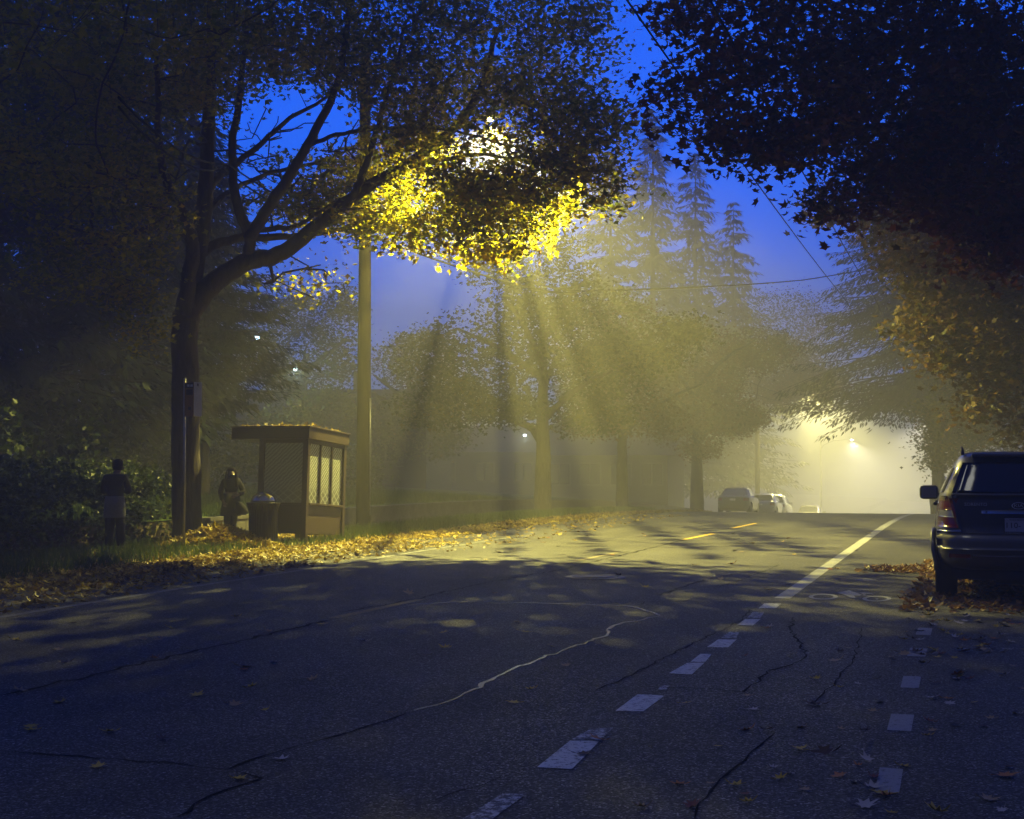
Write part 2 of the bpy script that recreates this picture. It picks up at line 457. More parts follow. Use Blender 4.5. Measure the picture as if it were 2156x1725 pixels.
lawn = strip_sheet('lawn', [-27, -24, -21.5, -19.5, -18, -16.8, -15.9, -15.33], [x * 1.5 for x in range(6, 48)], lawn_z, M['lawn'])
# footpath behind the verge, and the pad under the shelter
path = strip_sheet('footpath', [-15.0, -14.4, -13.75], [x * 1.5 for x in range(6, 56)], lambda u, v: zgr(u, v) + 0.012, M['concrete'])
pad = strip_sheet('shelter_pavement', [-13.7, -13, -12.0], [23.6, 25, 26.5, 28.0], lambda u, v: zgr(u, v) + 0.018, M['concrete'])

# ------------------------------------------------------------------ painted markings: parts of the road
def flat_poly(name, pts, mat, z=0.004, parent=None):
    """one painted or sealed patch; pts are ground points (x, y)"""
    V = []
    for p in pts:
        u, v = to_road(p[0], p[1]); V.append((p[0], p[1], zr(v) + z))
    me = bpy.data.meshes.new(name); me.from_pydata(V, [], [tuple(range(len(V)))]); me.update()
    o = obj_me(name, me, mat, parent or road); return o
def c8(X, Y): return gnd(862.4 + X / 1.6667, 1102 + Y / 1.6667)
def poly8(name, pts, mat, z=0.004): return flat_poly(name, [c8(*p) for p in pts], mat, z)
for q in ([(60, 1120), (182, 1120), (410, 952), (325, 952)],):
    poly8('lane_dash', q, M['paint_worn'])
for q in ([(447, 858), (570, 865), (668, 765), (563, 765)], [(722, 660), (820, 662), (896, 606), (800, 602)],
          [(910, 528), (990, 532), (1035, 491), (975, 491)], [(985, 488), (1038, 488), (1060, 460), (1020, 460)],
          [(1043, 436), (1118, 437), (1148, 409), (1083, 409)], [(1150, 358), (1205, 360), (1232, 337), (1178, 337)],
          [(1225, 299), (1285, 300), (1304, 283), (1245, 282)]):
    poly8('lane_dash', q, M['paint_line'])
for q in ([(566, 762), (671, 762), (715, 720), (640, 722)], [(1092, 405), (1146, 405), (1158, 382), (1120, 382)], [(1184, 333), (1232, 333), (1245, 312), (1205, 312)], [(870, 586), (900, 586), (912, 571), (882, 571)]):
    poly8('lane_dash', q, M['paint_worn'])
for q in ([(1632, 945), (1718, 950), (1732, 865), (1650, 858)], [(1675, 728), (1760, 732), (1771, 674), (1690, 670)],
          [(1722, 578), (1787, 580), (1795, 540), (1733, 537)], [(1745, 467), (1810, 470), (1818, 441), (1757, 438)], [(1775, 392), (1828, 395), (1835, 370), (1785, 367)]):
    poly8('parking_dash', q, M['paint_old'])
def line_strip(name, u0, u1, v0, v1, mat, step=1.0, z=0.004, wob=0.0):
    n = max(1, int((v1 - v0) / step)); V = []; F = []
    for i in range(n + 1):
        v = v0 + (v1 - v0) * i / n
        w = wob * math.sin(v * 0.7)
        for u in (u0 + w, u1 + w):
            p = rd(u, v); V.append((p.x, p.y, zr(v) + z))
        if i: F.append((2 * i - 2, 2 * i - 1, 2 * i + 1, 2 * i))
    me = bpy.data.meshes.new(name); me.from_pydata(V, [], F); me.update()
    return obj_me(name, me, mat, road)
_a = c8(1278, 264); _b = c8(1335, 265)
ua, va = to_road(_a.x, _a.y); ub, vb = to_road(_b.x, _b.y)
U_BIKE = (ua + ub) / 2
line_strip('lane_line', ua, ub, va, 110, M['paint_lane'])
_e = gnd(300, 1253); ue, ve = to_road(_e.x, _e.y)
line_strip('edge_line', ue - 0.06, ue + 0.06, 4, 29, M['paint_edge'], wob=0.02)
_c = gnd(800, 1282.5); uc, vc = to_road(_c.x, _c.y)
def cdash(p0, p1, mat):
    a = gnd(*p0); b = gnd(*p1)
    va_ = to_road(a.x, a.y); vb_ = to_road(b.x, b.y)
    d = (vb_[0] - va_[0]) / (vb_[1] - va_[1])
    w = 0.06
    pts = [rd(va_[0] - w, va_[1]), rd(va_[0] + w, va_[1]), rd(vb_[0] + w, vb_[1]), rd(vb_[0] - w, vb_[1])]
    flat_poly('centre_dash', pts, mat)
cdash((702, 1302), (885, 1263), M['paint_yellow_worn'])
cdash((1160, 1192), (1300, 1164), M['paint_yellow_worn'])
cdash((1440, 1136.5), (1502, 1124), M['paint_yellow'])
cdash((1540, 1113), (1592, 1101), M['paint_yellow'])
# bicycle symbol
def cb(X, Y): return gnd(1629 + X / 4.091, 1197.8 + Y / 4.091)
def ring(cx, cy, rx, ry, k, z=0.004):
    V = []; F = []; n = 26
    for i in range(n):
        t = 2 * PI * i / n
        for q in (1.0, k):
            p = cb(cx + rx * q * math.cos(t), cy + ry * q * math.sin(t)); V.append((p.x, p.y, z))
    for i in range(n):
        j = (i + 1) % n; F.append((2 * i, 2 * j, 2 * j + 1, 2 * i + 1))
    me = bpy.data.meshes.new('bicycle_wheel_mark'); me.from_pydata(V, [], F); me.update()
    obj_me('bicycle_wheel_mark', me, M['paint_lane'], road)
ring(427, 243, 126, 24, 0.70); ring(888, 260, 125, 24, 0.70)
flat_poly('bicycle_frame_mark', [cb(*p) for p in ((545, 210), (655, 186), (672, 196), (760, 226), (738, 236), (690, 232), (704, 252), (668, 252), (610, 226))], M['paint_lane'])
flat_poly('bicycle_frame_mark', [cb(*p) for p in ((716, 184), (822, 178), (822, 184), (740, 190))], M['paint_worn'])
flat_poly('bicycle_frame_mark', [cb(*p) for p in ((740, 204), (850, 212), (846, 222), (790, 216), (800, 236), (770, 232))], M['paint_worn'])
flat_poly('bicycle_frame_mark', [cb(*p) for p in ((874, 262), (890, 257), (906, 264), (890, 268))], M['paint_line'])
flat_poly('chevron_mark', [cb(*p) for p in ((690, 97), (790, 84), (905, 104), (800, 108))], M['paint_old'])
# tar seams and cracks
def crack(pts, w, mat=None, z=0.0045, seed=1):
    r = random.Random(seed); P = []
    for i in range(len(pts) - 1):
        a = Vector(pts[i]); b = Vector(pts[i + 1]); n = max(2, int((b - a).length / 0.12))
        for k in range(n):
            t = k / n; q = a.lerp(b, t); P.append(q + Vector((r.uniform(-1, 1), r.uniform(-1, 1), 0)) * w * 0.7)
    P.append(Vector(pts[-1])); V = []; F = []
    for i, p in enumerate(P):
        d = (P[min(i + 1, len(P) - 1)] - P[max(0, i - 1)]); d.z = 0
        s = Vector((-d.y, d.x, 0)); s = s.normalized() if s.length > 1e-6 else Vector((1, 0, 0))
        h = w * r.uniform(0.25, 1.0) * 0.38 * (0.25 if i in (0, len(P) - 1) else 1)
        for q in (p + s * h, p - s * h):
            _, v = to_road(q.x, q.y); V.append((q.x, q.y, zr(v) + z))
        if i: F.append((2 * i - 2, 2 * i - 1, 2 * i + 1, 2 * i))
    me = bpy.data.meshes.new('crack_seal'); me.from_pydata(V, [], F); me.update()
    obj_me('crack_seal', me, mat or M['crack'], road)
crack([c8(*p) for p in ((0, 665), (150, 620), (290, 550), (380, 505), (500, 460), (590, 430), (680, 395), (690, 375), (740, 350), (870, 330), (868, 318), (790, 292), (700, 288), (400, 280), (200, 275), (0, 285))], 0.055, M['tar'], seed=2)
crack([c8(*p) for p in ((790, 291), (830, 278), (900, 274), (1010, 276))], 0.03, seed=3)
crack([c8(*p) for p in ((800, 572), (950, 578), (1170, 592), (1210, 570), (1250, 520), (1330, 500), (1390, 470), (1390, 455), (1340, 380), (1345, 330))], 0.04, seed=4)
crack([c8(*p) for p in ((1585, 370), (1580, 400), (1560, 480), (1490, 560), (1420, 640))], 0.022, seed=5)
crack([c8(*p) for p in ((640, 590), (730, 560), (840, 500), (1000, 420), (1150, 350), (1200, 300))], 0.03, seed=6)
crack([c8(*p) for p in ((360, 533), (480, 542))], 0.02, seed=7)
crack([c8(*p) for p in ((1010, 1040), (1030, 960), (1160, 850), (1280, 740))], 0.025, seed=8)
crack([c8(*p) for p in ((90, 975), (290, 905), (370, 880))], 0.02, seed=9)
crack([gnd(*p) for p in ((0, 1465), (180, 1425), (440, 1365), (600, 1328), (700, 1306))], 0.07, seed=10)
crack([gnd(*p) for p in ((0, 1583), (250, 1600), (480, 1620), (600, 1580), (760, 1535), (860, 1500))], 0.035, seed=11)
crack([gnd(*p) for p in ((370, 1724), (470, 1665), (560, 1640), (480, 1622))], 0.04, seed=12)
crack([gnd(*p) for p in ((1385, 1255), (1480, 1222), (1560, 1208))], 0.05, seed=13)
crack([gnd(*p) for p in ((720, 1290), (860, 1265), (1010, 1230), (1180, 1200), (1380, 1152), (1440, 1137))], 0.06, seed=14)
crack([gnd(*p) for p in ((1500, 1240), (1560, 1222), (1640, 1190))], 0.03, seed=15)
# manhole cover
mc = gnd(1254, 1216)
mh = empty('manhole_cover', (mc.x, mc.y, 0), 0, 'round iron manhole cover with shiny rim in the middle of the lane', 'manhole cover')
b = MB(); b.lathe([(0.30, 0.004), (0.30, 0.011), (0.0, 0.012)], 28); b.build('lid', M['iron'], mh)
V = []; F = []
for i in range(32):
    t = 2 * PI * i / 32
    for r_, z_ in ((0.315, 0.005), (0.33, 0.014), (0.40, 0.014), (0.42, 0.004)):
        V.append((r_ * math.cos(t), r_ * math.sin(t), z_))
for i in range(32):
    j = (i + 1) % 32
    for k in range(3): F.append((4 * i + k, 4 * j + k, 4 * j + k + 1, 4 * i + k + 1))
me = bpy.data.meshes.new('rim'); me.from_pydata(V, [], F); me.update(); obj_me('rim', me, M['iron'], mh)

# ------------------------------------------------------------------ low concrete wall along the lawn
def wall_run(v0, v1, label):
    w = empty('retaining_wall', rd(U_WALL, v0, zr(v0)), 0, label, 'wall')
    loc = rd(U_WALL, v0, zr(v0))
    v = v0
    while v < v1 - 0.1:
        e = min(v + 2.4, v1)
        b = MB(); c = MB()
        for (mb, u0, u1, z0, z1) in ((b, -0.10, 0.10, -0.2, 0.40), (c, -0.125, 0.125, 0.40, 0.47)):
            V = []
            for vv in (v + 0.006, e - 0.006):
                for (u, z) in ((u0, z0), (u1, z0), (u1, z1), (u0, z1)):
                    p = rd(U_WALL + u, vv, zr(vv) + z) - loc; V.append(p)
            mb.add(V, [(0, 1, 2, 3), (7, 6, 5, 4), (0, 4, 5, 1), (1, 5, 6, 2), (2, 6, 7, 3), (3, 7, 4, 0)])
        b.build('panel', M['concrete'], w); c.build('coping', M['concrete'], w)
        v = e
wall_run(25.4, 50, 'low concrete retaining wall running along the lawn behind the bus shelter')
# ------------------------------------------------------------------ trees
def resample(P, Rr, step=0.3):
    out = []; ro = []
    for i in range(len(P) - 1):
        a, b = Vector(P[i]), Vector(P[i + 1]); n = max(1, int((b - a).length / step))
        for k in range(n):
            t = k / n; out.append(a.lerp(b, t)); ro.append(Rr[i] * (1 - t) + Rr[i + 1] * t)
    out.append(Vector(P[-1])); ro.append(Rr[-1]); return out, ro
def smooth_poly(P, it=2):
    P = [Vector(p) for p in P]
    for _ in range(it):
        Q = [P[0]]
        for i in range(len(P) - 1):
            Q.append(P[i].lerp(P[i + 1], 0.25)); Q.append(P[i].lerp(P[i + 1], 0.75))
        Q.append(P[-1]); P = Q
    return P
class Skeleton:
    def __init__(self): self.pos = []; self.par = []; self.rad = []; self.limb = []
    def limbs(self, pts, r0, r1, parent=-1, wig=0.03, rnd=None):
        """a traced limb; parent = node index it leaves from"""
        P = smooth_poly(pts, 2); n = len(P)
        Rr = [r0 + (r1 - r0) * (i / (n - 1)) for i in range(n)]
        Q, ro = resample(P, Rr, 0.28)
        first = len(self.pos)
        for i, (q, r) in enumerate(zip(Q, ro)):
            if rnd and 0 < i < len(Q) - 1: q = q + Vector((rnd.uniform(-1, 1), rnd.uniform(-1, 1), rnd.uniform(-1, 1))) * wig
            self.pos.append(q); self.rad.append(r); self.limb.append(True)
            self.par.append(parent if i == 0 else len(self.pos) - 2)
        return list(range(first, len(self.pos)))
    def nearest(self, p):
        A = np.array([tuple(q) for q in self.pos]); return int(np.argmin(((A - np.array(p)) ** 2).sum(1)))
    def attach(self, targets, rnd, step=0.35, tip=0.005, up_bias=0.35, sag=0.12):
        T = np.array([tuple(t) for t in targets]); cap = len(self.pos) + 200000
        A = np.zeros((len(self.pos) + 40 * len(T) + 10, 3)); n = len(self.pos)
        A[:n] = np.array([tuple(q) for q in self.pos])
        d0 = np.array([((A[:n] - t) ** 2).sum(1).min() for t in T]); tips = []
        for k in np.argsort(d0):
            t = T[k]
            D = A[:n] - t
            cost = (D ** 2).sum(1) + up_bias * np.maximum(0, D[:, 2]) * 2.0   # branches rise from below
            j = int(np.argmin(cost)); a = Vector(A[j]); b = Vector(t); L_ = (b - a).length
            m = min(38, max(1, int(L_ / step))); prev = j
            side = Vector((rnd.uniform(-1, 1), rnd.uniform(-1, 1), rnd.uniform(-0.3, 1))) * sag * L_
            for i in range(1, m + 1):
                s = i / m; q = a.lerp(b, s) + side * (4 * s * (1 - s)) * 0.6 + (Vector((rnd.uniform(-1, 1), rnd.uniform(-1, 1), rnd.uniform(-1, 1))) * 0.035 if i < m else Vector())
                self.pos.append(q); self.par.append(prev); self.rad.append(0.0); self.limb.append(False)
                A[n] = tuple(q); prev = n; n += 1
            self.rad[prev] = tip; tips.append(prev)
        return tips
    def radii(self, expo=2.3, lim=0.09):
        n = len(self.pos); acc = [0.0] * n
        for i in range(n - 1, -1, -1):
            if not self.limb[i]:
                self.rad[i] = min(lim, max(self.rad[i], acc[i] ** (1 / expo) if acc[i] > 0 else 0.005))
            if self.par[i] >= 0: acc[self.par[i]] += self.rad[i] ** expo
    def mesh(self, name, mat, parent, min_r=0.0):
        n = len(self.pos); kids = [[] for _ in range(n)]
        for i, p in enumerate(self.par):
            if p >= 0: kids[p].append(i)
        starts = [(i, -1) for i in range(n) if self.par[i] < 0]; mb = MB()
        while starts:
            i, p = starts.pop(); ch = ([p] if p >= 0 else []) + [i]; cur = i
            while kids[cur]:
                ks = sorted(kids[cur], key=lambda q: -self.rad[q] - (1.0 if self.limb[q] and self.limb[cur] and q == cur + 1 else 0)); nx = ks[0]
                for o in ks[1:]: starts.append((o, cur))
                ch.append(nx); cur = nx
            rr = [self.rad[q] for q in ch]
            if p >= 0: rr[0] = min(rr[0], rr[1] * 1.5)
            if max(rr) < min_r or len(ch) < 2: continue
            m = max(rr); sides = 12 if m > 0.12 else 7 if m > 0.04 else 4 if m > 0.015 else 3
            mb.tube([self.pos[q] for q in ch], rr, sides, cap=False)
        return mb.build(name, mat, parent)
def rand_rot(n, rng, tilt=0.9, droop=0.3):
    """n leaf frames: x across, y towards the tip, z the blade's normal"""
    az = rng.uniform(0, 2 * PI, n); pit = rng.normal(-droop, tilt * 0.6, n); roll = rng.normal(0, tilt * 0.6, n)
    y = np.stack([np.cos(az) * np.cos(pit), np.sin(az) * np.cos(pit), np.sin(pit)], 1)
    h = np.stack([-np.sin(az), np.cos(az), np.zeros(n)], 1)
    nn = np.cross(h, y)
    x = h * np.cos(roll)[:, None] + nn * np.sin(roll)[:, None]
    z = np.cross(x, y)
    return np.stack([x, y, z], 2)
LEAF3 = (np.array([(0, 0, 0), (-0.50, 0.42, -0.10), (-0.20, 0.50, 0.03), (0, 1.0, -0.14), (0.20, 0.50, 0.03), (0.50, 0.42, -0.10)]), np.array([(0, 2, 1), (0, 3, 2), (0, 4, 3), (0, 5, 4)]))
LEAF5 = (np.array([(0, 0, 0), (-0.34, -0.02, -0.08), (-0.24, 0.22, 0.02), (-0.56, 0.50, -0.12), (-0.18, 0.52, 0.03), (0, 1.0, -0.16), (0.18, 0.52, 0.03), (0.56, 0.50, -0.12), (0.24, 0.22, 0.02), (0.34, -0.02, -0.08)]),
         np.array([(0, 2, 1), (0, 3, 2), (0, 4, 3), (0, 5, 4), (0, 6, 5), (0, 7, 6), (0, 8, 7), (0, 9, 8)]))
NEEDLE = (np.array([(0, 0, 0), (-0.16, 0.35, -0.05), (0, 1.0, -0.12), (0.16, 0.35, -0.05)]), np.array([(0, 2, 1), (0, 3, 2)]))
BLADE = (np.array([(-0.05, 0, 0), (0.05, 0, 0), (0.0, 1.0, 0.18)]), np.array([(0, 1, 2)]))
def scatter(name, tpl, pos, frames, scale, tint, mat, parent=None, kind='stuff'):
    tv, tf = tpl; n = len(pos)
    V = np.einsum('nij,kj->nki', frames, tv) * np.asarray(scale)[:, None, None] + np.asarray(pos)[:, None, :]
    F = tf[None] + (np.arange(n) * len(tv))[:, None, None]
    me = mesh_np(name, V.reshape(-1, 3), F.reshape(-1, 3))
    face_attr(me, 'tint', np.repeat(tint, len(tf)))
    return obj_me(name, me, mat, parent, kind)
def leaf_cloud(centres, per, spread, rng, flat=0.6):
    C = np.array([tuple(c) for c in centres]); n = len(C) * per
    P = np.repeat(C, per, 0) + rng.normal(0, 1, (n, 3)) * np.array([spread, spread, spread * flat])
    base = np.clip(rng.normal(0.5, 0.20, len(C)), 0, 1)
    T = np.clip(np.repeat(base, per) + rng.normal(0, 0.16, n), 0, 1)
    return P, T
def ellipsoid(c, r, n, rng, shell=0.35):
    d = rng.normal(0, 1, (n, 3)); d /= np.linalg.norm(d, axis=1)[:, None]
    k = rng.uniform(shell ** 3, 1, n) ** (1 / 3)
    return np.array(c) + d * k[:, None] * np.array(r)
def crown_points(blobs, rng, origin):
    out = []
    for (px, py, Y, rx, ry, rz, n) in blobs:
        c = at(px, py, Y) - origin
        out.append(ellipsoid(tuple(c), (rx, ry, rz), n, rng))
    return np.concatenate(out)

def broadleaf(name, base, limbs, blobs, mats, label, cat='tree', seed=1, per=26, spread=0.33, leaf=0.13, tpl=LEAF3, trunk_r=0.28, group=None, min_r=0.004, extra=None, tint_shift=0.0, trunk=None, cull=None, bare=None, tight=None):
    """limbs: list of (points, r0, r1, parent limb or None) in world space"""
    rng = np.random.default_rng(seed); rnd = random.Random(seed)
    t = empty(name, base, 0, label, cat, group)
    sk = Skeleton(); ids = []
    for (pts, r0, r1, par) in limbs:
        pts = [Vector(p) - Vector(base) for p in pts]
        pi = -1
        if par is not None: pi = sk.nearest(pts[0]); pts[0] = sk.pos[pi].copy()
        ids.append(sk.limbs(pts, r0, r1, pi, 0.02, rnd))
    C = crown_points(blobs, rng, Vector(base))
    if cull is not None: C = C[[not cull(Vector(c) + Vector(base)) for c in C]]
    if bare: sk.attach(crown_points(bare, rng, Vector(base)), rnd, tip=0.013)
    D = [C]
    if tight:
        TC = np.concatenate([ellipsoid(tuple(Vector(c) - Vector(base)), r_, n_, rng, 0.0) for (c, r_, n_) in tight]); D.append(TC[::4])
    sk.attach(np.concatenate(D), rnd); sk.radii()
    sk.mesh('trunk', mats[0], t, min_r)
    P, T = leaf_cloud(C, per, spread, rng); nt = 0
    if tight:
        P2, T2 = leaf_cloud(TC, 8, 0.035, rng, 0.8); P = np.concatenate([P, P2]); T = np.concatenate([T, T2])
    nt = len(TC) * 8 if tight else 0
    T = np.clip(T + tint_shift, 0, 1)
    n = len(P)
    ls = leaf * rng.uniform(0.5, 1.35, n)
    if nt: ls[-nt:] *= 0.75
    cr = scatter('crown', tpl, P, rand_rot(n, rng, 0.9, 0.35), ls, T, mats[1], t)
    return t, cr, P

def conifer(name, base, H, Rmax, seed, label, group=None, z0=1.0, dens=1.0, cat='tree', spr=0.34, levels=None, droop=0.35):
    rng = np.random.default_rng(seed); rnd = random.Random(seed)
    t = empty(name, base, 0, label, cat, group)
    mb = MB(); mb.tube([(0, 0, -0.2), (0, 0, H * 0.4), (0.1, 0, H * 0.98)], [0.012 * H + 0.06, 0.008 * H + 0.03, 0.02], 8, cap=False)
    pos = []; fr = []; sc = []; tint = []
    nl = levels or int(H * 3.2 * dens)
    for i in range(nl):
        s = (i + rnd.random()) / nl; z = z0 + (H - z0) * s
        L_ = Rmax * (1 - s) ** 0.75 * rnd.uniform(0.65, 1.1) + 0.25
        for k in range(rnd.randint(3, 5)):
            az = rnd.uniform(0, 2 * PI); dr = droop * rnd.uniform(0.6, 1.4)
            P = []
            for j in range(7):
                q = j / 6.0
                P.append(Vector((math.cos(az) * L_ * q, math.sin(az) * L_ * q, z + L_ * (0.12 * q - dr * q * q + 0.10 * q ** 4))))
            mb.tube(P, [0.035 * (1 - 0.9 * j / 6.0) * (0.4 + L_ / 5) for j in range(7)], 3, cap=False)
            ns = max(6, int(L_ * 15 * dens))
            for j in range(ns):
                q = (0.12 + 0.88 * rnd.random()); f = q * 6; a = min(5, int(f)); p = P[a].lerp(P[a + 1], f - a)
                d = (P[a + 1] - P[a]).normalized(); side = Vector((-d.y, d.x, 0)).normalized() * rnd.choice((-1, 1))
                w = (0.25 + 0.75 * (1 - q)) * L_ * 0.28 * rnd.random()
                p = p + side * w + Vector((0, 0, -w * 0.35 + rnd.gauss(0, 0.04)))
                y = (d * rnd.uniform(0.5, 1.2) + side * rnd.uniform(0.1, 0.9) + Vector((0, 0, rnd.uniform(-0.75, 0.05)))).normalized()
                x = y.cross(Vector((0, 0, 1))).normalized(); x = (x + Vector((0, 0, rnd.uniform(-0.6, 0.6)))).normalized()
                zz = x.cross(y)
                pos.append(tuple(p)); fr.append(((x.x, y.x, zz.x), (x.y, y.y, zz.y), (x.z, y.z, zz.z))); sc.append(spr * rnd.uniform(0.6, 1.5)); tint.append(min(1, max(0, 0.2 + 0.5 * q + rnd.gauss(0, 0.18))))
    mb.build('trunk', M['bark'], t)
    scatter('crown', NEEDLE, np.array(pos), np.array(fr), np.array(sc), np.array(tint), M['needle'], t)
    return t

def px_limb(pts, Y0, Y1):
    n = len(pts); return [at(p[0], p[1], Y0 + (Y1 - Y0) * i / max(1, n - 1)) for i, p in enumerate(pts)]

# --- the big maple over the stop (traced limb by limb)
mb0 = at(395, 1140, 27.6); mb0.z = 0
YT = 27.6
L = []
L.append(([Vector((mb0.x, mb0.y, -0.3)), at(394, 1060, YT), at(392, 900, YT), at(388, 760, YT), at(390, 660, YT)], 0.30, 0.245, None))
L.append((px_limb([(392, 690), (400, 655), (434, 611), (483, 572), (527, 545), (561, 546), (600, 530), (659, 484), (718, 435), (776, 391), (850, 352), (923, 300), (987, 240), (1021, 165), (1038, 90)], YT, 29.2), 0.245, 0.05, 0))
L.append((px_limb([(388, 680), (400, 600), (414, 540), (428, 470), (433, 380), (438, 280), (441, 180), (446, 80), (440, -60)], YT + 0.1, 28.4), 0.23, 0.07, 0))
L.append((px_limb([(390, 690), (392, 600), (406, 540), (404, 500), (390, 455), (366, 420), (345, 370), (334, 320), (333, 240), (330, 120)], YT, 26.6), 0.17, 0.04, 0))
L.append((px_limb([(520, 552), (528, 490), (500, 445), (489, 375), (487, 295), (503, 220), (511, 150), (520, 60)], 27.9, 27.2), 0.125, 0.04, 1))
L.append((px_limb([(527, 500), (540, 480), (571, 430), (615, 362), (649, 303), (693, 220), (718, 156), (730, 60), (742, -40)], 27.9, 27.0), 0.14, 0.04, 4))
L.append((px_limb([(414, 545), (439, 521), (475, 508), (512, 499), (561, 501), (620, 498), (659, 494), (727, 482), (776, 460), (840, 425), (900, 405)], 27.8, 30.8), 0.11, 0.03, 2))
L.append((px_limb([(541, 478), (570, 482), (605, 481), (640, 470), (680, 440), (740, 410)], 28.0, 29.5), 0.065, 0.025, 5))
L.append((px_limb([(720, 434), (747, 411), (757, 381), (781, 313), (801, 254), (812, 205), (838, 140), (850, 60)], 28.4, 28.0), 0.095, 0.03, 1))
L.append((px_limb([(432, 420), (460, 370), (503, 342), (561, 293), (600, 254), (674, 215), (730, 175)], 28.0, 30.5), 0.085, 0.025, 2))
L.append((px_limb([(430, 450), (460, 420), (503, 391), (561, 365), (630, 352), (703, 332), (760, 300)], 28.0, 31.2), 0.07, 0.02, 2))
L.append((px_limb([(402, 505), (375, 485), (340, 480), (290, 490), (230, 497), (150, 480)], 27.5, 25.6), 0.05, 0.015, 3))
L.append((px_limb([(649, 305), (700, 285), (760, 275), (840, 268), (940, 270), (1050, 300), (1160, 330)], 27.4, 27.4), 0.05, 0.014, 5))
L.append((px_limb([(850, 352), (930, 338), (1010, 322), (1100, 338), (1200, 348), (1290, 390)], 28.8, 26.8), 0.055, 0.012, 1))
blobs = [  # px, py, depth, half sizes (m), clumps
    (300, 20, 26.5, 3.2, 3.0, 2.2, 210), (60, 150, 25.0, 2.8, 3.0, 2.6, 130), (560, -30, 27.0, 2.4, 3.2, 1.7, 150), (560, 110, 28.5, 1.5, 2.2, 0.5, 30),
    (800, 20, 27.5, 2.4, 3.0, 1.8, 170), (1010, 70, 28.5, 2.1, 2.8, 1.5, 130), (1180, 110, 28.6, 1.2, 2.0, 1.4, 66), (1250, 60, 28.0, 0.5, 1.0, 0.9, 14),
    (830, 170, 27.2, 1.4, 1.8, 0.6, 50), (1130, 245, 26.4, 1.5, 1.6, 0.75, 100), (1240, 300, 26.2, 0.85, 1.4, 0.85, 62), (1270, 400, 26.0, 0.5, 0.9, 0.45, 18),
    (1010, 345, 26.0, 1.0, 1.2, 0.65, 80), (900, 300, 26.6, 0.9, 1.2, 0.6, 48), (1060, 400, 26.2, 0.9, 0.9, 0.33, 46), (960, 375, 26.4, 0.6, 0.8, 0.30, 20),
    (1130, 365, 26.6, 0.9, 1.2, 0.55, 62), (880, 250, 27.4, 1.0, 1.4, 0.5, 36),
    (960, 480, 28.4, 1.2, 0.50, 0.45, 37), (1045, 510, 28.5, 0.7, 0.50, 0.34, 21), (850, 478, 28.4, 0.95, 0.50, 0.34, 21), (1125, 455, 28.5, 0.75, 0.50, 0.34, 18), (880, 400, 29.0, 1.1, 0.50, 0.42, 21), (1000, 430, 28.8, 1.0, 0.50, 0.4, 21),
    (1185, 440, 28.4, 0.3, 0.50, 0.28, 7), (740, 475, 28.6, 0.7, 0.50, 0.30, 9), (700, 400, 29.4, 0.9, 0.50, 0.55, 11), (640, 440, 29.6, 0.5, 0.50, 0.4, 5), (790, 350, 29.6, 0.9, 0.50, 0.45, 9),
    (640, 350, 30.8, 1.0, 1.0, 0.3, 12), (640, 590, 29.5, 0.9, 1.0, 0.25, 7), (560, 430, 30.2, 0.5, 0.8, 0.3, 6),
    (960, 205, 30.6, 1.3, 0.8, 0.45, 34), (1090, 230, 30.4, 0.9, 0.7, 0.5, 30), (890, 290, 30.0, 0.7, 0.7, 0.4, 18),
    (901, 318, 32.2, 0.35, 1.1, 0.55, 20),  # leaf curtain added left of the lamp to block its light
    (945, 455, 27.9, 1.4, 0.5, 0.40, 26), (1085, 440, 27.9, 1.0, 0.5, 0.34, 20), (1010, 400, 27.6, 1.2, 0.5, 0.35, 22),  # front leaf layers added to deepen the shadow on the road
    (790, 430, 29.8, 0.85, 0.9, 0.50, 40), (705, 425, 29.6, 0.85, 1.0, 0.55, 40), (620, 420, 29.6, 0.6, 0.9, 0.5, 16), (760, 330, 30.2, 0.8, 0.9, 0.5, 30),
    (330, 120, 29.5, 2.6, 1.6, 1.2, 130), (120, 260, 28.5, 2.6, 1.6, 1.6, 130), (640, 80, 30.0, 2.2, 1.4, 0.9, 90), (250, 380, 29.0, 1.4, 1.2, 1.0, 60),
    (290, 520, 26.4, 0.7, 1.2, 0.45, 18), (220, 600, 25.8, 0.8, 1.2, 0.4, 20), (305, 660, 26.0, 0.25, 0.6, 0.55, 10), (330, 440, 26.0, 0.6, 1.0, 0.4, 14), (170, 380, 25.0, 1.6, 2.2, 1.3, 60), (120, 560, 25.5, 1.1, 1.4, 0.5, 22),
    (400, 200, 27.0, 1.2, 1.4, 0.5, 22),
    (300, -260, 25.5, 5.0, 5.0, 1.6, 190), (900, -220, 26.5, 4.6, 4.2, 1.4, 170), (200, -120, 20.5, 4.5, 2.5, 1.6, 130), (800, -250, 21.5, 4.0, 2.4, 1.2, 100),
]
LAMP_AT = at(1030, 250, 32.2) + Vector((0, 0, -0.2))
shaft_boughs = []            # leaf rows added under the lamp; their gaps cut its light into shafts
_r = random.Random(12)
for (ang, r_, wd) in ((-64, 2.2, 0.14), (-51, 2.8, 0.05), (-40, 2.7, 0.04), (-34, 3.0, 0.02), (-12, 2.9, 0.014), (3, 2.8, 0.012), (13, 2.9, 0.018), (23, 2.6, 0.04), (29, 3.0, 0.02), (33, 2.7, 0.075), (44, 2.6, 0.08), (55, 2.5, 0.085), (67, 2.2, 0.13)):
    c_ = LAMP_AT + Vector((r_ * math.sin(R(ang)), _r.uniform(-0.5, 0.1), -r_ * math.cos(R(ang))))
    shaft_boughs.append((c_, (wd, 2.7, wd * 0.8), int(20 + 900 * wd if wd < 0.042 else 58 + 260 * wd)))
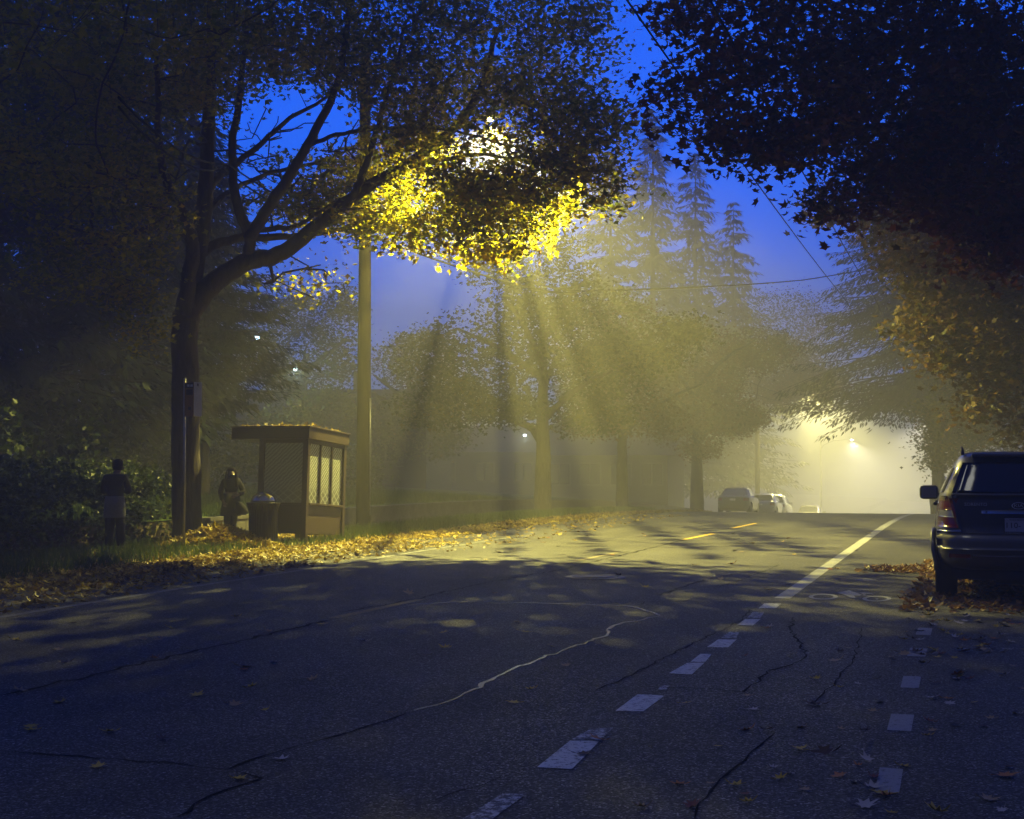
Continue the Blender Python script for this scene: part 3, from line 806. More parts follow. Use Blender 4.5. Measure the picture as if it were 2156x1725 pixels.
def lamp_view_cull(p):
    # removes most clumps in an image-space ellipse so the lamp's glow reaches the camera
    if p.y > 31.2: return False
    px = 1078 + p.x / p.y * FPX; py = 980 - (p.z - CAM_H) / p.y * FPX
    d = ((px - 1015) / 125.0) ** 2 + ((py - 290) / 90.0) ** 2
    return d < 1.0 and (hash((round(p.x * 50), round(p.z * 50))) % 100) < 66
maple, maple_crown, _P0 = broadleaf('maple_tree', (mb0.x, mb0.y, 0), L, blobs, (M['bark'], M['leaf_yellow']), 'big yellowing maple with forked trunk beside the bus stop sign', seed=11, per=33, spread=0.27, leaf=0.118, min_r=0.0035, tint_shift=-0.16, cull=lamp_view_cull, tight=shaft_boughs, bare=[(640, 360, 29.3, 2.0, 1.8, 1.3, 120), (480, 300, 28.5, 1.2, 1.2, 1.6, 50), (760, 440, 29.3, 1.4, 1.2, 0.6, 60), (650, 600, 29.0, 1.0, 1.0, 0.5, 16), (300, 430, 26.6, 1.2, 1.0, 1.2, 40)])
def road_base(u, v):
    p = rd(u, v); p.z = zg(p.x, p.y); return p
def px_base(px, Y):
    p = at(px, 980, Y); p.z = zg(p.x, p.y); return p
# --- maples on the right kerb: trunks just outside the picture, boughs over the road
b1 = road_base(4.4, 23.0)
T1 = [b1 + Vector((0, 0, -0.3)), b1 + Vector((0.05, 0, 2.0)), b1 + Vector((-0.1, 0.05, 4.2)), b1 + Vector((-0.3, 0.1, 7.0)), b1 + Vector((-0.2, 0.2, 10.5))]
L = [(T1, 0.34, 0.12, None),
     ([T1[2], at(2350, 260, 20.4), at(2156, 90, 20.2), at(1960, 70, 20), at(1780, 110, 19.8), at(1600, 140, 19.6), at(1440, 170, 19.5)], 0.15, 0.015, 0),
     ([T1[2], at(2420, 330, 20), at(2240, 260, 19.6), at(2050, 250, 19.4), at(1850, 270, 19.2), at(1680, 280, 19.0), at(1540, 300, 19)], 0.13, 0.012, 0),
     ([T1[2], at(2380, 420, 20), at(2200, 380, 20), at(2020, 370, 20.4), at(1850, 400, 20.6), at(1740, 430, 20.6)], 0.11, 0.012, 0),
     ([T1[3], at(2300, 0, 20.5), at(2100, -80, 21), at(1850, -60, 21), at(1600, -30, 21)], 0.12, 0.02, 0)]
blobs = [(2100, -60, 20.0, 2.2, 2.2, 1.3, 110), (1800, -40, 20.5, 1.9, 2.2, 0.9, 100), (1560, 30, 20.2, 1.1, 1.6, 0.55, 56), (1440, 10, 20.0, 0.45, 0.9, 0.3, 12),
         (1950, 110, 19.8, 1.5, 1.8, 0.8, 100), (1720, 130, 19.8, 0.9, 1.4, 0.42, 50), (1520, 160, 19.6, 0.75, 1.2, 0.38, 36), (1410, 210, 19.6, 0.35, 0.6, 0.25, 10),
         (2120, 160, 19.4, 1.2, 1.8, 1.0, 90), (1900, 240, 19.2, 1.3, 1.6, 0.6, 86), (1690, 270, 19.0, 0.9, 1.2, 0.40, 52), (1540, 285, 19.0, 0.55, 0.9, 0.28, 26), (1600, 320, 19.0, 0.4, 0.7, 0.2, 12),
         (2080, 330, 19.4, 1.3, 1.6, 0.9, 150), (2120, 470, 20.5, 1.0, 1.2, 0.7, 110), (1980, 420, 20.4, 0.9, 1.0, 0.4, 60), (1900, 350, 20.2, 1.0, 1.3, 0.5, 56), (1760, 420, 20.5, 0.55, 0.9, 0.28, 24), (2150, 480, 20.5, 0.9, 1.4, 0.8, 60),
         (2300, -300, 20, 4.0, 3.5, 1.4, 120), (1800, -260, 20, 3.2, 3.2, 0.9, 90)]
red_maple, _c, _p = broadleaf('maple_tree', tuple(b1), L, blobs, (M['bark'], M['leaf_red']), 'dark maple arching over the road from the top right, reddish leaves against the sky', seed=21, per=24, spread=0.23, leaf=0.125, tpl=LEAF5)
b2 = road_base(4.2, 35.5)
T2 = [b2 + Vector((0, 0, -0.3)), b2 + Vector((0, 0, 2.2)), b2 + Vector((-0.1, 0.05, 4.4)), b2 + Vector((-0.2, 0.1, 8.5)), b2 + Vector((0, 0.2, 12.0))]
L = [(T2, 0.30, 0.10, None),
     ([T2[2], at(2330, 560, 31), at(2180, 520, 30.5), at(2020, 500, 30), at(1880, 480, 30), at(1740, 440, 30)], 0.12, 0.012, 0),
     ([T2[2], at(2360, 640, 31), at(2200, 620, 30), at(2060, 620, 29.4), at(1960, 660, 29.0), at(1900, 700, 29)], 0.10, 0.012, 0),
     ([T2[1], at(2400, 760, 31), at(2240, 760, 30), at(2120, 800, 29), at(2050, 850, 28.6)], 0.09, 0.012, 0)]
blobs = [(2050, 500, 30.5, 1.5, 1.8, 0.8, 84), (1880, 470, 30.5, 1.0, 1.3, 0.5, 44), (1740, 440, 30.5, 0.5, 0.9, 0.25, 14), (1960, 560, 30, 1.0, 1.3, 0.5, 46), (2120, 600, 30, 1.2, 1.6, 0.9, 130), (2030, 620, 28.5, 1.1, 1.2, 0.8, 110), (2110, 700, 28, 0.9, 1.0, 0.9, 110), (2000, 540, 29, 1.2, 1.0, 0.6, 80),
         (1990, 660, 29.4, 0.75, 1.1, 0.42, 44), (1930, 690, 29, 0.42, 0.8, 0.25, 16), (2090, 720, 29, 0.9, 1.3, 0.6, 66), (2000, 760, 28.8, 0.55, 0.9, 0.3, 24), (2110, 810, 28.6, 0.6, 0.9, 0.45, 36), (2060, 860, 28.4, 0.35, 0.6, 0.25, 12), (2150, 900, 28.4, 0.35, 0.6, 0.35, 16),
         (2300, 300, 31, 3.0, 3.2, 2.4, 150), (2250, 700, 30.5, 1.4, 2.0, 1.6, 90)]
green_maple, _c, _p = broadleaf('maple_tree', tuple(b2), L, blobs, (M['bark'], M['leaf_rust']), 'maple with olive and rust leaves hanging low above the parked dark car', seed=22, per=24, spread=0.27, leaf=0.135, tpl=LEAF5, tint_shift=-0.12)

def auto_tree(name, base, H, z0, blobs, mats, label, seed, tr=0.25, lean=(0, 0), group=None, per=52, spread=0.33, leaf=0.15, fork=None, cat='tree', tint_shift=0.0, nl=5):
    r = random.Random(seed); b = Vector(base)
    trunk = [b + Vector((0, 0, -0.3)), b + Vector((lean[0] * 0.2, lean[1] * 0.2, z0 * 0.5)), b + Vector((lean[0] * 0.5, lean[1] * 0.5, z0)), b + Vector((lean[0] * 0.8, lean[1] * 0.8, z0 * 0.5 + H * 0.33)), b + Vector((lean[0], lean[1], H * 0.66))]
    L = [(trunk, tr * 1.15, 0.05, None)]
    for k in range(nl):
        a = 2 * PI * (k + r.random() * 0.6) / 5; l_ = (H - z0) * 0.42; zz = z0 + (H - z0) * 0.08 * k
        s = b + Vector((lean[0] * 0.5, lean[1] * 0.5, zz)); d = Vector((math.cos(a), math.sin(a), 0))
        L.append(([s, s + d * l_ * 0.3 + Vector((0, 0, l_ * 0.25)), s + d * l_ * 0.65 + Vector((0, 0, l_ * 0.45)), s + d * l_ + Vector((0, 0, l_ * 0.6))], tr * 0.45, 0.03, 0))
    for f in (fork or []): L.append(f)
    return broadleaf(name, tuple(b), L, blobs, mats, label, cat=cat, seed=seed, per=per, spread=spread, leaf=leaf, trunk_r=tr, group=group, min_r=0.012, tint_shift=tint_shift)
# --- street maples further up the left verge, each fainter in the fog
b3 = gnd(1143, 1079)
auto_tree('maple_tree', b3, 10.5, 3.2, [(1000, 760, 47, 2.6, 2.6, 1.6, 120), (1180, 680, 48, 2.8, 3.0, 1.8, 120), (1070, 860, 46.5, 1.3, 1.6, 0.5, 40), (930, 860, 47, 1.5, 1.6, 0.6, 36), (1290, 780, 48, 1.8, 2.0, 1.1, 60), (1400, 720, 47, 1.3, 1.6, 0.7, 40), (1440, 690, 46.5, 0.6, 0.8, 0.35, 14), (1250, 870, 48, 1.5, 1.6, 0.6, 40), (1110, 560, 48, 2.4, 2.4, 1.4, 60)],
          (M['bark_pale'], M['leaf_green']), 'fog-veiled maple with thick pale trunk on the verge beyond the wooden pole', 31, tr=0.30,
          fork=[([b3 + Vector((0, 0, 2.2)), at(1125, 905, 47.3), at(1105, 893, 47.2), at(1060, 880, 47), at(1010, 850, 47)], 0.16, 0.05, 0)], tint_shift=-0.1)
b4 = px_base(1310, 58)
auto_tree('maple_tree', b4, 11, 3.2, [(1300, 800, 58, 2.6, 2.4, 1.5, 90), (1260, 700, 59, 2.6, 2.6, 1.8, 90), (1360, 880, 58, 1.5, 1.6, 0.7, 40), (1240, 895, 58, 1.4, 1.5, 0.4, 30)], (M['bark'], M['leaf_rust']), 'slender dim tree second in the row, right of the thick pale trunk', 32, tr=0.26)
b5 = px_base(1467, 68)
auto_tree('maple_tree', b5, 11.5, 3.4, [(1470, 850, 68, 2.6, 2.4, 1.4, 130), (1540, 890, 67, 1.3, 1.5, 0.75, 60), (1590, 880, 66.5, 0.45, 0.8, 0.28, 16), (1420, 900, 68, 1.5, 1.5, 0.6, 50), (1500, 760, 69, 2.6, 2.6, 1.6, 110), (1600, 740, 69, 2.2, 2.4, 1.1, 80), (1480, 945, 68, 0.9, 1.2, 0.35, 24), (1400, 800, 69, 2, 2, 1.4, 60)],
          (M['bark'], M['leaf_rust']), 'dark round-crowned street tree standing left of the far parked cars', 33, tr=0.33)
b6 = px_base(1462, 95)
auto_tree('maple_tree', b6, 13, 4, [(1620, 760, 95, 3.8, 3.2, 2.0, 150), (1700, 790, 93, 2.0, 2.2, 1.0, 90), (1740, 815, 92, 0.9, 1.2, 0.5, 60), (1685, 815, 91, 1.5, 1.2, 0.6, 110), (1640, 830, 91, 1.2, 1.2, 0.7, 80), (1650, 680, 96, 3.4, 3.2, 2.4, 120)], (M['bark'], M['leaf_rust']), 'farthest street tree, its lower leaves edged by the second lamp', 34, tr=0.33, leaf=0.15, spread=0.5, nl=0)
# --- right side, deeper in the fog
b7 = road_base(5.5, 55)
auto_tree('maple_tree', b7, 13, 3.4, [(2030, 900, 50, 1.0, 2.0, 1.1, 176), (1975, 905, 49.5, 0.5, 0.9, 0.8, 66), (1965, 868, 49.2, 0.35, 0.6, 0.35, 30), (1985, 960, 50, 0.4, 0.8, 0.4, 39), (2080, 820, 51, 1.6, 2.2, 1.4, 220), (2160, 880, 51, 1.5, 2.4, 1.8, 198), (2250, 700, 51, 3.5, 3.5, 3.0, 242), (2010, 800, 51, 0.8, 1.2, 0.6, 57)],
          (M['bark'], M['leaf_green']), 'grey foggy tree whose leaves meet the roof of the dark parked car', 35, tr=0.35, spread=0.34, leaf=0.13, per=30)
conifer('conifer_tree', tuple(px_base(1975, 62)), 20.0, 7.0, 41, 'broad dark conifer with drooping boughs right of the overhead wires', z0=4.8, spr=0.24, dens=2.3)
# --- tall conifers beyond the lamp
for i, (px, Y, H, Rm, lab) in enumerate(((1375, 112, 32.0, 5.4, 'tallest blue hazy conifer in the gap between the two big maples'),
                                         (1465, 118, 30.5, 5.6, 'hazy conifer just right of the tallest one in the gap'),
                                         (1545, 124, 28.0, 6.0, 'shortest hazy conifer, left of the overhead wires'),
                                         (1285, 106, 27.0, 5.4, 'hazy conifer half hidden behind the lamp lit maple leaves'))):
    conifer('conifer_tree', tuple(px_base(px, Y)), H, Rm, 50 + i, lab, group='tall conifers fading into the blue haze', z0=3.0, spr=0.5, dens=0.95)
# --- left side: conifer behind the stop and the dark trees around it
conifer('conifer_tree', tuple(px_base(430, 39.5)), 9.6, 3.0, 61, 'green conifer with drooping boughs behind the big maple trunk and shelter', z0=2.6, spr=0.22, dens=2.6, droop=0.28)
conifer('conifer_tree', tuple(px_base(190, 37)), 17.0, 4.2, 62, 'dark conifer behind the hedge at the left', z0=1.6, spr=0.36, dens=1.4)
conifer('conifer_tree', tuple(px_base(-40, 34)), 18.0, 4.4, 63, 'darkest conifer at the left edge of the picture', z0=1.2, spr=0.36, dens=1.4)
conifer('conifer_tree', tuple(px_base(372, 47)), 19.0, 2.8, 64, 'narrow tall conifer showing blue gaps left of the maple leader', z0=5.0, spr=0.4, dens=1.1)
conifer('conifer_tree', tuple(px_base(60, 48)), 21.0, 5.0, 65, 'tall conifer behind the darkest one on the left', z0=2.0, spr=0.45, dens=1.0)
conifer('conifer_tree', tuple(px_base(255, 56)), 20.0, 4.6, 66, 'tall conifer deep behind the dark left trees', z0=2.0, spr=0.45, dens=1.0)
auto_tree('broadleaf_tree', px_base(640, 60), 8.5, 2.6, [(610, 790, 60, 1.5, 1.8, 0.9, 50), (700, 740, 60, 1.2, 1.6, 1.3, 50), (690, 850, 60, 1.6, 2.0, 0.8, 50), (600, 880, 59, 1.6, 1.8, 0.7, 40), (730, 640, 61, 0.8, 1.2, 0.8, 24), (640, 665, 61, 1.5, 1.6, 1.1, 44), (570, 720, 60, 1.2, 1.5, 1.0, 36)],
          (M['bark'], M['leaf_green']), 'blue hazy leafy tree behind the bus shelter roof', 71, tr=0.3)
auto_tree('broadleaf_tree', px_base(860, 66), 8.0, 2.4, [(870, 760, 66, 1.9, 2.2, 1.5, 80), (810, 880, 65, 1.6, 2.0, 1.1, 60), (940, 840, 66, 2.0, 2.2, 1.4, 80), (900, 930, 65, 2.0, 2.2, 0.9, 60)],
          (M['bark'], M['leaf_green']), 'hazy leafy tree right of the wooden utility pole', 72, tr=0.3)
# --- plants on the ground
def bush_surface(name, label, cat, u0, u1, v0, v1, h, n, seed, leaf, mat, zoff=0.0):
    rng = np.random.default_rng(seed); t = empty(name, tuple(rd((u0 + u1) / 2, (v0 + v1) / 2)), 0, label, cat)
    P = []
    org = Vector(t.location)
    hu = (u1 - u0) / 2; cu = (u0 + u1) / 2
    for i in range(n):
        v = rng.uniform(v0, v1); a = rng.uniform(-0.25, PI + 0.1)
        bump_ = 0.16 * math.sin(v * 2.3 + a) + 0.12 * math.sin(v * 5.1 + 2 * a) + 0.08 * math.sin(v * 9.7)
        k = 1.0 + bump_ * 0.8 + rng.normal(0, 0.05)
        k *= rng.uniform(0.72, 1.0) if rng.random() < 0.5 else 1.0
        u = cu + hu * k * math.cos(a); z = h * k * max(0.02, math.sin(max(0, a))) if a > 0 else 0.15
        z = h * k * max(0.0, math.sin(a)) ** 0.6 + zoff if a > 0 else 0.1 + zoff
        p = rd(u, v); P.append((p.x - org.x, p.y - org.y, zg(p.x, p.y) * (1 if u < U_WALL else 0) + z - org.z))
    P = np.array(P)
    scatter('foliage', LEAF3, P, rand_rot(n, rng, 1.1, 0.4), leaf * rng.uniform(0.6, 1.3, n), np.clip(rng.normal(0.5, 0.2, n), 0, 1), mat, t)
    return t
bush_surface('ivy_hedge', 'low bushy ivy hedge behind the person with the pale shirt hem', 'hedge', -18.4, -14.95, 14.0, 25.9, 0.95, 25500, 81, 0.10, M['leaf_ivy'])
bush_surface('shrub', 'dark shrub mass between the hedge and the conifers at the left', 'shrub', -24.5, -19.0, 13, 30, 2.4, 15000, 82, 0.17, M['leaf_ivy'])
bush_surface('garden_hedge', 'dark clipped hedge along the top of the lawn behind the shelter', 'hedge', -24.8, -21.6, 31, 52, 1.5, 15000, 83, 0.17, M['leaf_ivy'])
bush_surface('roadside_shrub', 'shrubs along the right verge beyond the parked dark car', 'shrub', 4.2, 8.5, 26, 75, 1.7, 14000, 84, 0.18, M['leaf_ivy'])
def ground_scatter(name, spots, tpl, size, mat, seed, z=0.012, kind='stuff', up=False):
    rng = np.random.default_rng(seed); P = []; sc = []
    for (fn, n) in spots:
        for _ in range(n):
            x, y = fn(rng); P.append((x, y, zg(x, y) + z + rng.uniform(0, 0.02)))
    P = np.array(P); n = len(P)
    if up:
        az = rng.uniform(0, 2 * PI, n); t = np.abs(rng.normal(0, 0.45, n))
        y = np.stack([np.cos(az) * np.sin(t), np.sin(az) * np.sin(t), np.cos(t)], 1); a2 = rng.uniform(0, 2 * PI, n)
        x = np.cross(y, np.stack([np.cos(a2), np.sin(a2), np.zeros(n)], 1)); x /= np.linalg.norm(x, axis=1)[:, None]
        fr = np.stack([x, y, np.cross(x, y)], 2)
    else: fr = rand_rot(n, rng, 0.55, 0.0)
    return scatter(name, tpl, P, fr, size * rng.uniform(0.6, 1.35, n), np.clip(rng.normal(0.55, 0.22, n), 0, 1), mat, None, kind)
def area(u0, u1, v0, v1, pu=1.0):
    def f(rng):
        t = rng.uniform() ** pu
        p = rd(u0 + (u1 - u0) * t, rng.uniform(v0, v1)); return p.x, p.y
    return f
def heap(cx, cy, r, ):
    def f(rng):
        return cx + rng.normal(0, r), cy + rng.normal(0, r * 0.8)
    return f
ground_scatter('verge_grass', [(area(-13.8, -11.9, 28.0, 56), 26000), (area(-14.9, -12.2, 12, 23.5), 9000), (area(-12.6, -11.8, 24, 28), 900)], BLADE, 0.16, M['grass'], 91, up=True)
ground_scatter('lawn_grass', [(area(-21, -15.4, 18, 48), 34000)], BLADE, 0.13, M['grass'], 92, up=True, z=0.03)
ground_scatter('leaf_litter', [(area(-14.9, -11.2, 17, 30), 11000), (area(-11.2, -9.6, 12, 27, 1.6), 2600), (area(-12.4, -10.7, 28, 62), 9000), (area(-11.6, -8.5, 24, 46, 2.0), 1300), (area(-14.9, -11.0, 6, 17), 5000)], LEAF3, 0.092, M['litter'], 93)
_h = gnd(1925, 1205)
_hu, _hv = to_road(_h.x, _h.y)
ground_scatter('leaf_litter', [(area(-0.75, 2.5, 15.8, 17.8), 900), (area(-0.7, 2.6, 17.8, 24), 2600), (area(2.0, 5.5, 6, 60), 7000), (heap(_h.x + 0.2, _h.y + 0.3, 0.34), 900)], LEAF3, 0.10, M['litter_brown'], 94)
# heap of leaves raked against the foot of the big maple
rng = np.random.default_rng(95); hc = at(468, 1140, 27.0); P = []
for _ in range(5200):
    a = rng.uniform(0, 2 * PI); r = abs(rng.normal(0, 0.55)); x = hc.x + r * 1.25 * math.cos(a); y = hc.y - 0.35 + r * 0.9 * math.sin(a)
    P.append((x, y, 0.02 + 0.40 * math.exp(-(r / 0.62) ** 2) * rng.uniform(0.75, 1.0)))
P = np.array(P)
scatter('leaf_pile', LEAF3, P, rand_rot(len(P), rng, 0.7, 0.0), 0.115 * rng.uniform(0.6, 1.3, len(P)), np.clip(rng.normal(0.65, 0.2, len(P)), 0, 1), M['litter'])['label'] = 'heap of yellow leaves at the foot of the big maple'

# --- the avenue goes on beside and behind the camera
for k, (u, v, lab, sd) in enumerate(((-13.6, 7.0, 'left maple of the avenue just outside the picture', 101), (5.0, 4.0, 'right maple of the avenue just outside the picture', 102), (-13.6, -12.0, 'left maple of the avenue behind the camera', 103), (5.2, -14.0, 'right maple of the avenue behind the camera', 104), (-4.0, -46.0, 'distant maple closing the avenue behind the camera', 105))):
    b_ = road_base(u, v)
    rng_ = np.random.default_rng(sd)
    def blobs_at(c, offs):
        out = []
        for (dx, dy, z, rx, ry, rz, n) in offs: out.append((c.x + dx, c.y + dy, z, rx, ry, rz, n))
        return out
    L = [([b_ + Vector((0, 0, -0.3)), b_ + Vector((0.1, 0, 3.0)), b_ + Vector((0, 0.2, 6.5)), b_ + Vector((-0.2, 0, 9.0))], 0.32, 0.10, None)]
    t_ = empty('maple_tree', tuple(b_), 0, lab, 'tree', 'maples of the avenue near the camera')
    sk = Skeleton(); rnd_ = random.Random(sd); sk.limbs([p_ - b_ for p_ in L[0][0]], 0.32, 0.10, -1, 0.02, rnd_)
    sgn = 1 if u < -5 else -1
    C_ = np.concatenate([ellipsoid((sgn * 0.6, 0, 8.5), (4.6, 5.5, 3.4), 300, rng_), ellipsoid((sgn * 1.0, 0, 12.5), (3.6, 4.0, 2.4), 150, rng_)])
    sk.attach(C_, rnd_, step=0.6); sk.radii(); sk.mesh('trunk', M['bark'], t_, 0.02)
    P_, T_ = leaf_cloud(C_, 16, 0.45, rng_); scatter('crown', LEAF3, P_, rand_rot(len(P_), rng_, 0.9, 0.3), 0.30 * rng_.uniform(0.7, 1.2, len(P_)), T_, M['leaf_green'], t_)
# ------------------------------------------------------------------ utility poles, street lamps, cables
M['lamp_glass'] = mat_emit('lamp_glass', LAMP_COL, 60.0)
M['lamp_glass_white'] = mat_emit('lamp_glass_white', (1.0, 0.95, 0.78), 60.0)
LANTERN = bpy.data.texts.new('lantern_light_spread')
_an = [0, 20, 40, 50, 57, 63, 69, 75, 81, 90]
_cd = [8.4, 9.0, 11.0, 11.6, 10.2, 6.8, 2.4, 0.5, 0.05, 0]
_hz = [0, 45, 90, 135, 180, 225, 270, 315, 360]            # 0 = straight out over the street, 180 = back over the lawn
_hf = [1.0, 1.0, 0.95, 0.5, 0.12, 0.12, 0.85, 1.0, 1.0]
LANTERN.write('IESNA:LM-63-1995\nTILT=NONE\n1 1000 1 %d %d 1 2 0 0 0\n1 1 100\n%s\n%s\n' % (len(_an), len(_hz), ' '.join(map(str, _an)), ' '.join(map(str, _hz))))
for f_ in _hf: LANTERN.write(' '.join('%.3f' % (c_ * f_) for c_ in _cd) + '\n')
def point(name, loc, col, power, radius, parent=None, cone=0):
    d = bpy.data.lights.new(name, 'SPOT' if cone else 'POINT'); d.color = col; d.energy = power; d.shadow_soft_size = radius
    if cone: d.spot_size = R(cone); d.spot_blend = 0.7
    if cone:                      # a street lantern throws most of its light well out to the sides
        d.type = 'POINT'; d = bpy.data.lights[d.name]; d.use_nodes = True; N = d.node_tree.nodes; L = d.node_tree.links
        em = N['Emission']; ie = N.new('ShaderNodeTexIES'); ie.mode = 'INTERNAL'; ie.ies = LANTERN
        L.new(ie.outputs[0], em.inputs['Strength'])
    o = bpy.data.objects.new(name, d); COL.objects.link(o); o.location = loc
    if cone: o.rotation_euler = (0, 0, R(98))   # turns the spread's street side outwards
    if parent: o.parent = parent
    return o
def utility_pole(base, H, r0, r1, label):
    t = empty('utility_pole', tuple(base), 0, label, 'pole')
    mb = MB(); mb.tube([(0, 0, -0.3), (0, 0, 2), (0.01, 0, H * 0.5), (0.0, 0, H)], [r0, r0 * 0.97, (r0 + r1) / 2, r1], 16); mb.build('post', M['pole_wood'], t)
    a = MB(); a.box(-1.15, 1.15, -0.05, 0.05, H - 0.75, H - 0.63, Matrix.Rotation(-TH, 4, 'Z'), 0.01); a.build('crossarm', M['pole_wood'], t)
    for k in (-1.0, -0.45, 0.45, 1.0):
        i = MB(); i.lathe([(0.03, 0), (0.05, 0.03), (0.03, 0.06), (0.05, 0.09), (0.02, 0.13)], 10, Matrix.Rotation(-TH, 4, 'Z') @ Matrix.Translation((k, 0, H - 0.63))); i.build('insulator', M['dark_metal'], t)
    return t
def street_lamp(base, H, arm, label, power, col, glass, radius=0.09, zdown=0.2, cone=146, rz=None):
    """cobra head on a bracket arm, bolted to a pole; points across the road"""
    t = empty('street_lamp', tuple(base), -TH if rz is None else rz, label, 'street lamp')
    mb = MB(); mb.tube([(0.1, 0, H - 1.1), (0.5, 0, H - 0.55), (arm * 0.45, 0, H - 0.12), (arm - 0.3, 0, H + 0.02)], 0.035, 8); mb.build('bracket_arm', M['galv'], t)
    hd = MB()
    V = []; F = []; n = 14; prof = [(-0.34, 0.03), (-0.25, 0.08), (-0.05, 0.14), (0.2, 0.17), (0.38, 0.13), (0.46, 0.03)]
    for (x, w) in prof:
        for k in range(n):
            a_ = PI * k / (n - 1); V.append((arm + x, w * math.cos(a_), H + 0.02 + 0.11 * math.sin(a_) * (w / 0.17)))
    for i in range(len(prof) - 1):
        for k in range(n - 1): F.append((i * n + k, i * n + k + 1, (i + 1) * n + k + 1, (i + 1) * n + k))
    hd.add(V, F, True); hd.build('lamp_housing', M['galv'], t)
    ln = MB(); ln.lathe([(0.13, 0.0), (0.12, -0.04), (0.08, -0.08), (0.0, -0.095)], 16, Matrix.Translation((arm + 0.18, 0, H + 0.015))); ln.build('lamp_lens', glass, t)
    point('lamp_light', (arm + 0.18, 0, H - zdown), col, power, radius, t, cone)
    return t
pb = gnd(765, 1112); pb.z = zg(pb.x, pb.y)
pole1 = utility_pole(pb, 12.2, 0.185, 0.13, 'tall wooden utility pole right of the bus shelter')
cd = MB(); cd.tube([(0.175, -0.12, 0.3), (0.17, -0.12, 3.2)], 0.022, 6); cd.build('conduit', M['galv'], pole1)
st = MB()
lh = at(1030, 250, 32.2)
lamp1 = street_lamp(pb, lh.z, math.hypot(lh.x - pb.x, lh.y - pb.y) - 0.18, 'yellow street lamp glowing among the leaves of the big maple', P_MAIN, LAMP_COL, M['lamp_glass'], 0.055, rz=math.atan2(lh.y - pb.y, lh.x - pb.x))
_u, _v = to_road(pb.x, pb.y)
pb2 = rd(_u, _v + 69.0); pb2.z = zg(pb2.x, pb2.y)
utility_pole(pb2, 12.0, 0.18, 0.13, 'far wooden pole hidden in fog behind the far street tree')
street_lamp(pb2, 9.75, 3.35, 'second street lamp, its glow spreading above the far parked cars', P_MAIN * 2.4, FAR_COL, M['lamp_glass'], 0.10)
p3 = at(1793, 926, 150); base3 = Vector((p3.x, p3.y, zg(p3.x, p3.y)))
pl3 = empty('lamp_post', tuple(rd(to_road(p3.x, p3.y)[0] - 3.2, to_road(p3.x, p3.y)[1], base3.z)), 0, 'thin post of the small white lamp at the end of the road', 'post')
q = MB(); q.tube([(0, 0, -0.2), (0, 0, p3.z - base3.z + 0.2)], [0.09, 0.06], 8); q.build('post', M['dark_metal'], pl3)
street_lamp(tuple(rd(to_road(p3.x, p3.y)[0] - 3.38, to_road(p3.x, p3.y)[1], base3.z)), p3.z - base3.z, 3.2, 'small white street lamp at the far end of the road', P_MAIN * 0.6, (1.0, 0.93, 0.72), M['lamp_glass_white'], 0.14)
p4 = at(1962, 876, 112); r4 = to_road(p4.x, p4.y)
b4_ = rd(r4[0] + 3.0, r4[1]); b4_.z = zg(b4_.x, b4_.y)
pole4 = empty('lamp_post', tuple(b4_), 0, 'lamp post hidden behind the grey tree on the right', 'post')
q = MB(); q.tube([(0, 0, -0.2), (0, 0, p4.z - b4_.z + 0.2)], [0.10, 0.07], 8); q.build('post', M['galv'], pole4)
l4 = street_lamp(tuple(b4_), p4.z - b4_.z, 3.0, 'white lamp shining through the grey tree on the right', P_MAIN * 0.6, (1.0, 0.93, 0.74), M['lamp_glass_white'], 0.12)
l4.rotation_euler = (0, 0, -TH + PI)
def cable(pts, sag, r, label, group=None, n=26):
    P = []
    for i in range(len(pts) - 1):
        a, b = Vector(pts[i]), Vector(pts[i + 1])
        for k in range(n + (1 if i == len(pts) - 2 else 0)):
            t = k / n; P.append(a.lerp(b, t) - Vector((0, 0, sag * 4 * t * (1 - t))))
    mb = MB(); mb.tube(P, r, 5); o = mb.build('overhead_cable', M['wire'])
    return tag(o, label, 'cable', group)
def wire_u(px, py, z):
    """lateral place of a cable parallel to the road that is seen at px, py when z high"""
    lo, hi = 2.0, 300.0
    for _ in range(50):
        m_ = (lo + hi) / 2
        if at(px, py, m_).z < z: lo = m_
        else: hi = m_
    p = at(px, py, lo); return to_road(p.x, p.y)
for (pa, lab) in (((1520, 285), 'left one of the two thin cables crossing the blue sky gap'), ((1650, 290), 'right one of the two thin cables in front of the right maple')):
    uu, vv = wire_u(pa[0], pa[1], 7.0)
    cable([rd(uu, -20, 7.3), rd(uu, 14, 7.15), rd(uu, 48, 7.0)] + [rd(uu, 84, 6.1)], 0.12, 0.014, lab, 'overhead trolley cables')
pole_top = Vector((pb.x, pb.y, 0))
cable([at(250, 205, 18), at(480, 345, 27), at(765, 470, 35.3)], 0.25, 0.018, 'upper cable running through the maple limbs to the pole', 'cables crossing behind the maple limbs')
cable([at(250, 225, 18), at(470, 355, 27.5), at(765, 490, 35.3)], 0.30, 0.018, 'lower cable running through the maple limbs to the pole', 'cables crossing behind the maple limbs')
cable([at(765, 472, 35.3), at(1000, 560, 36.5), at(1150, 603, 38), at(1225, 613, 39), at(1500, 603, 45), at(1690, 590, 50), at(1850, 562, 52)], 0.02, 0.022, 'thick cable from the pole dipping across the lamp beams', 'cables beyond the pole')
cable([at(765, 490, 35.3), at(990, 571, 36.5), at(1140, 611, 38), at(1215, 616, 39)], 0.03, 0.026, 'lower cable from the pole joining at the cable splice', 'cables beyond the pole')
cable([at(1395, 755, 70), at(1480, 790, 74), at(1560, 820, 78), at(1640, 845, 84)], 0.05, 0.02, 'faint cable among the foggy street trees', 'far faint cables')
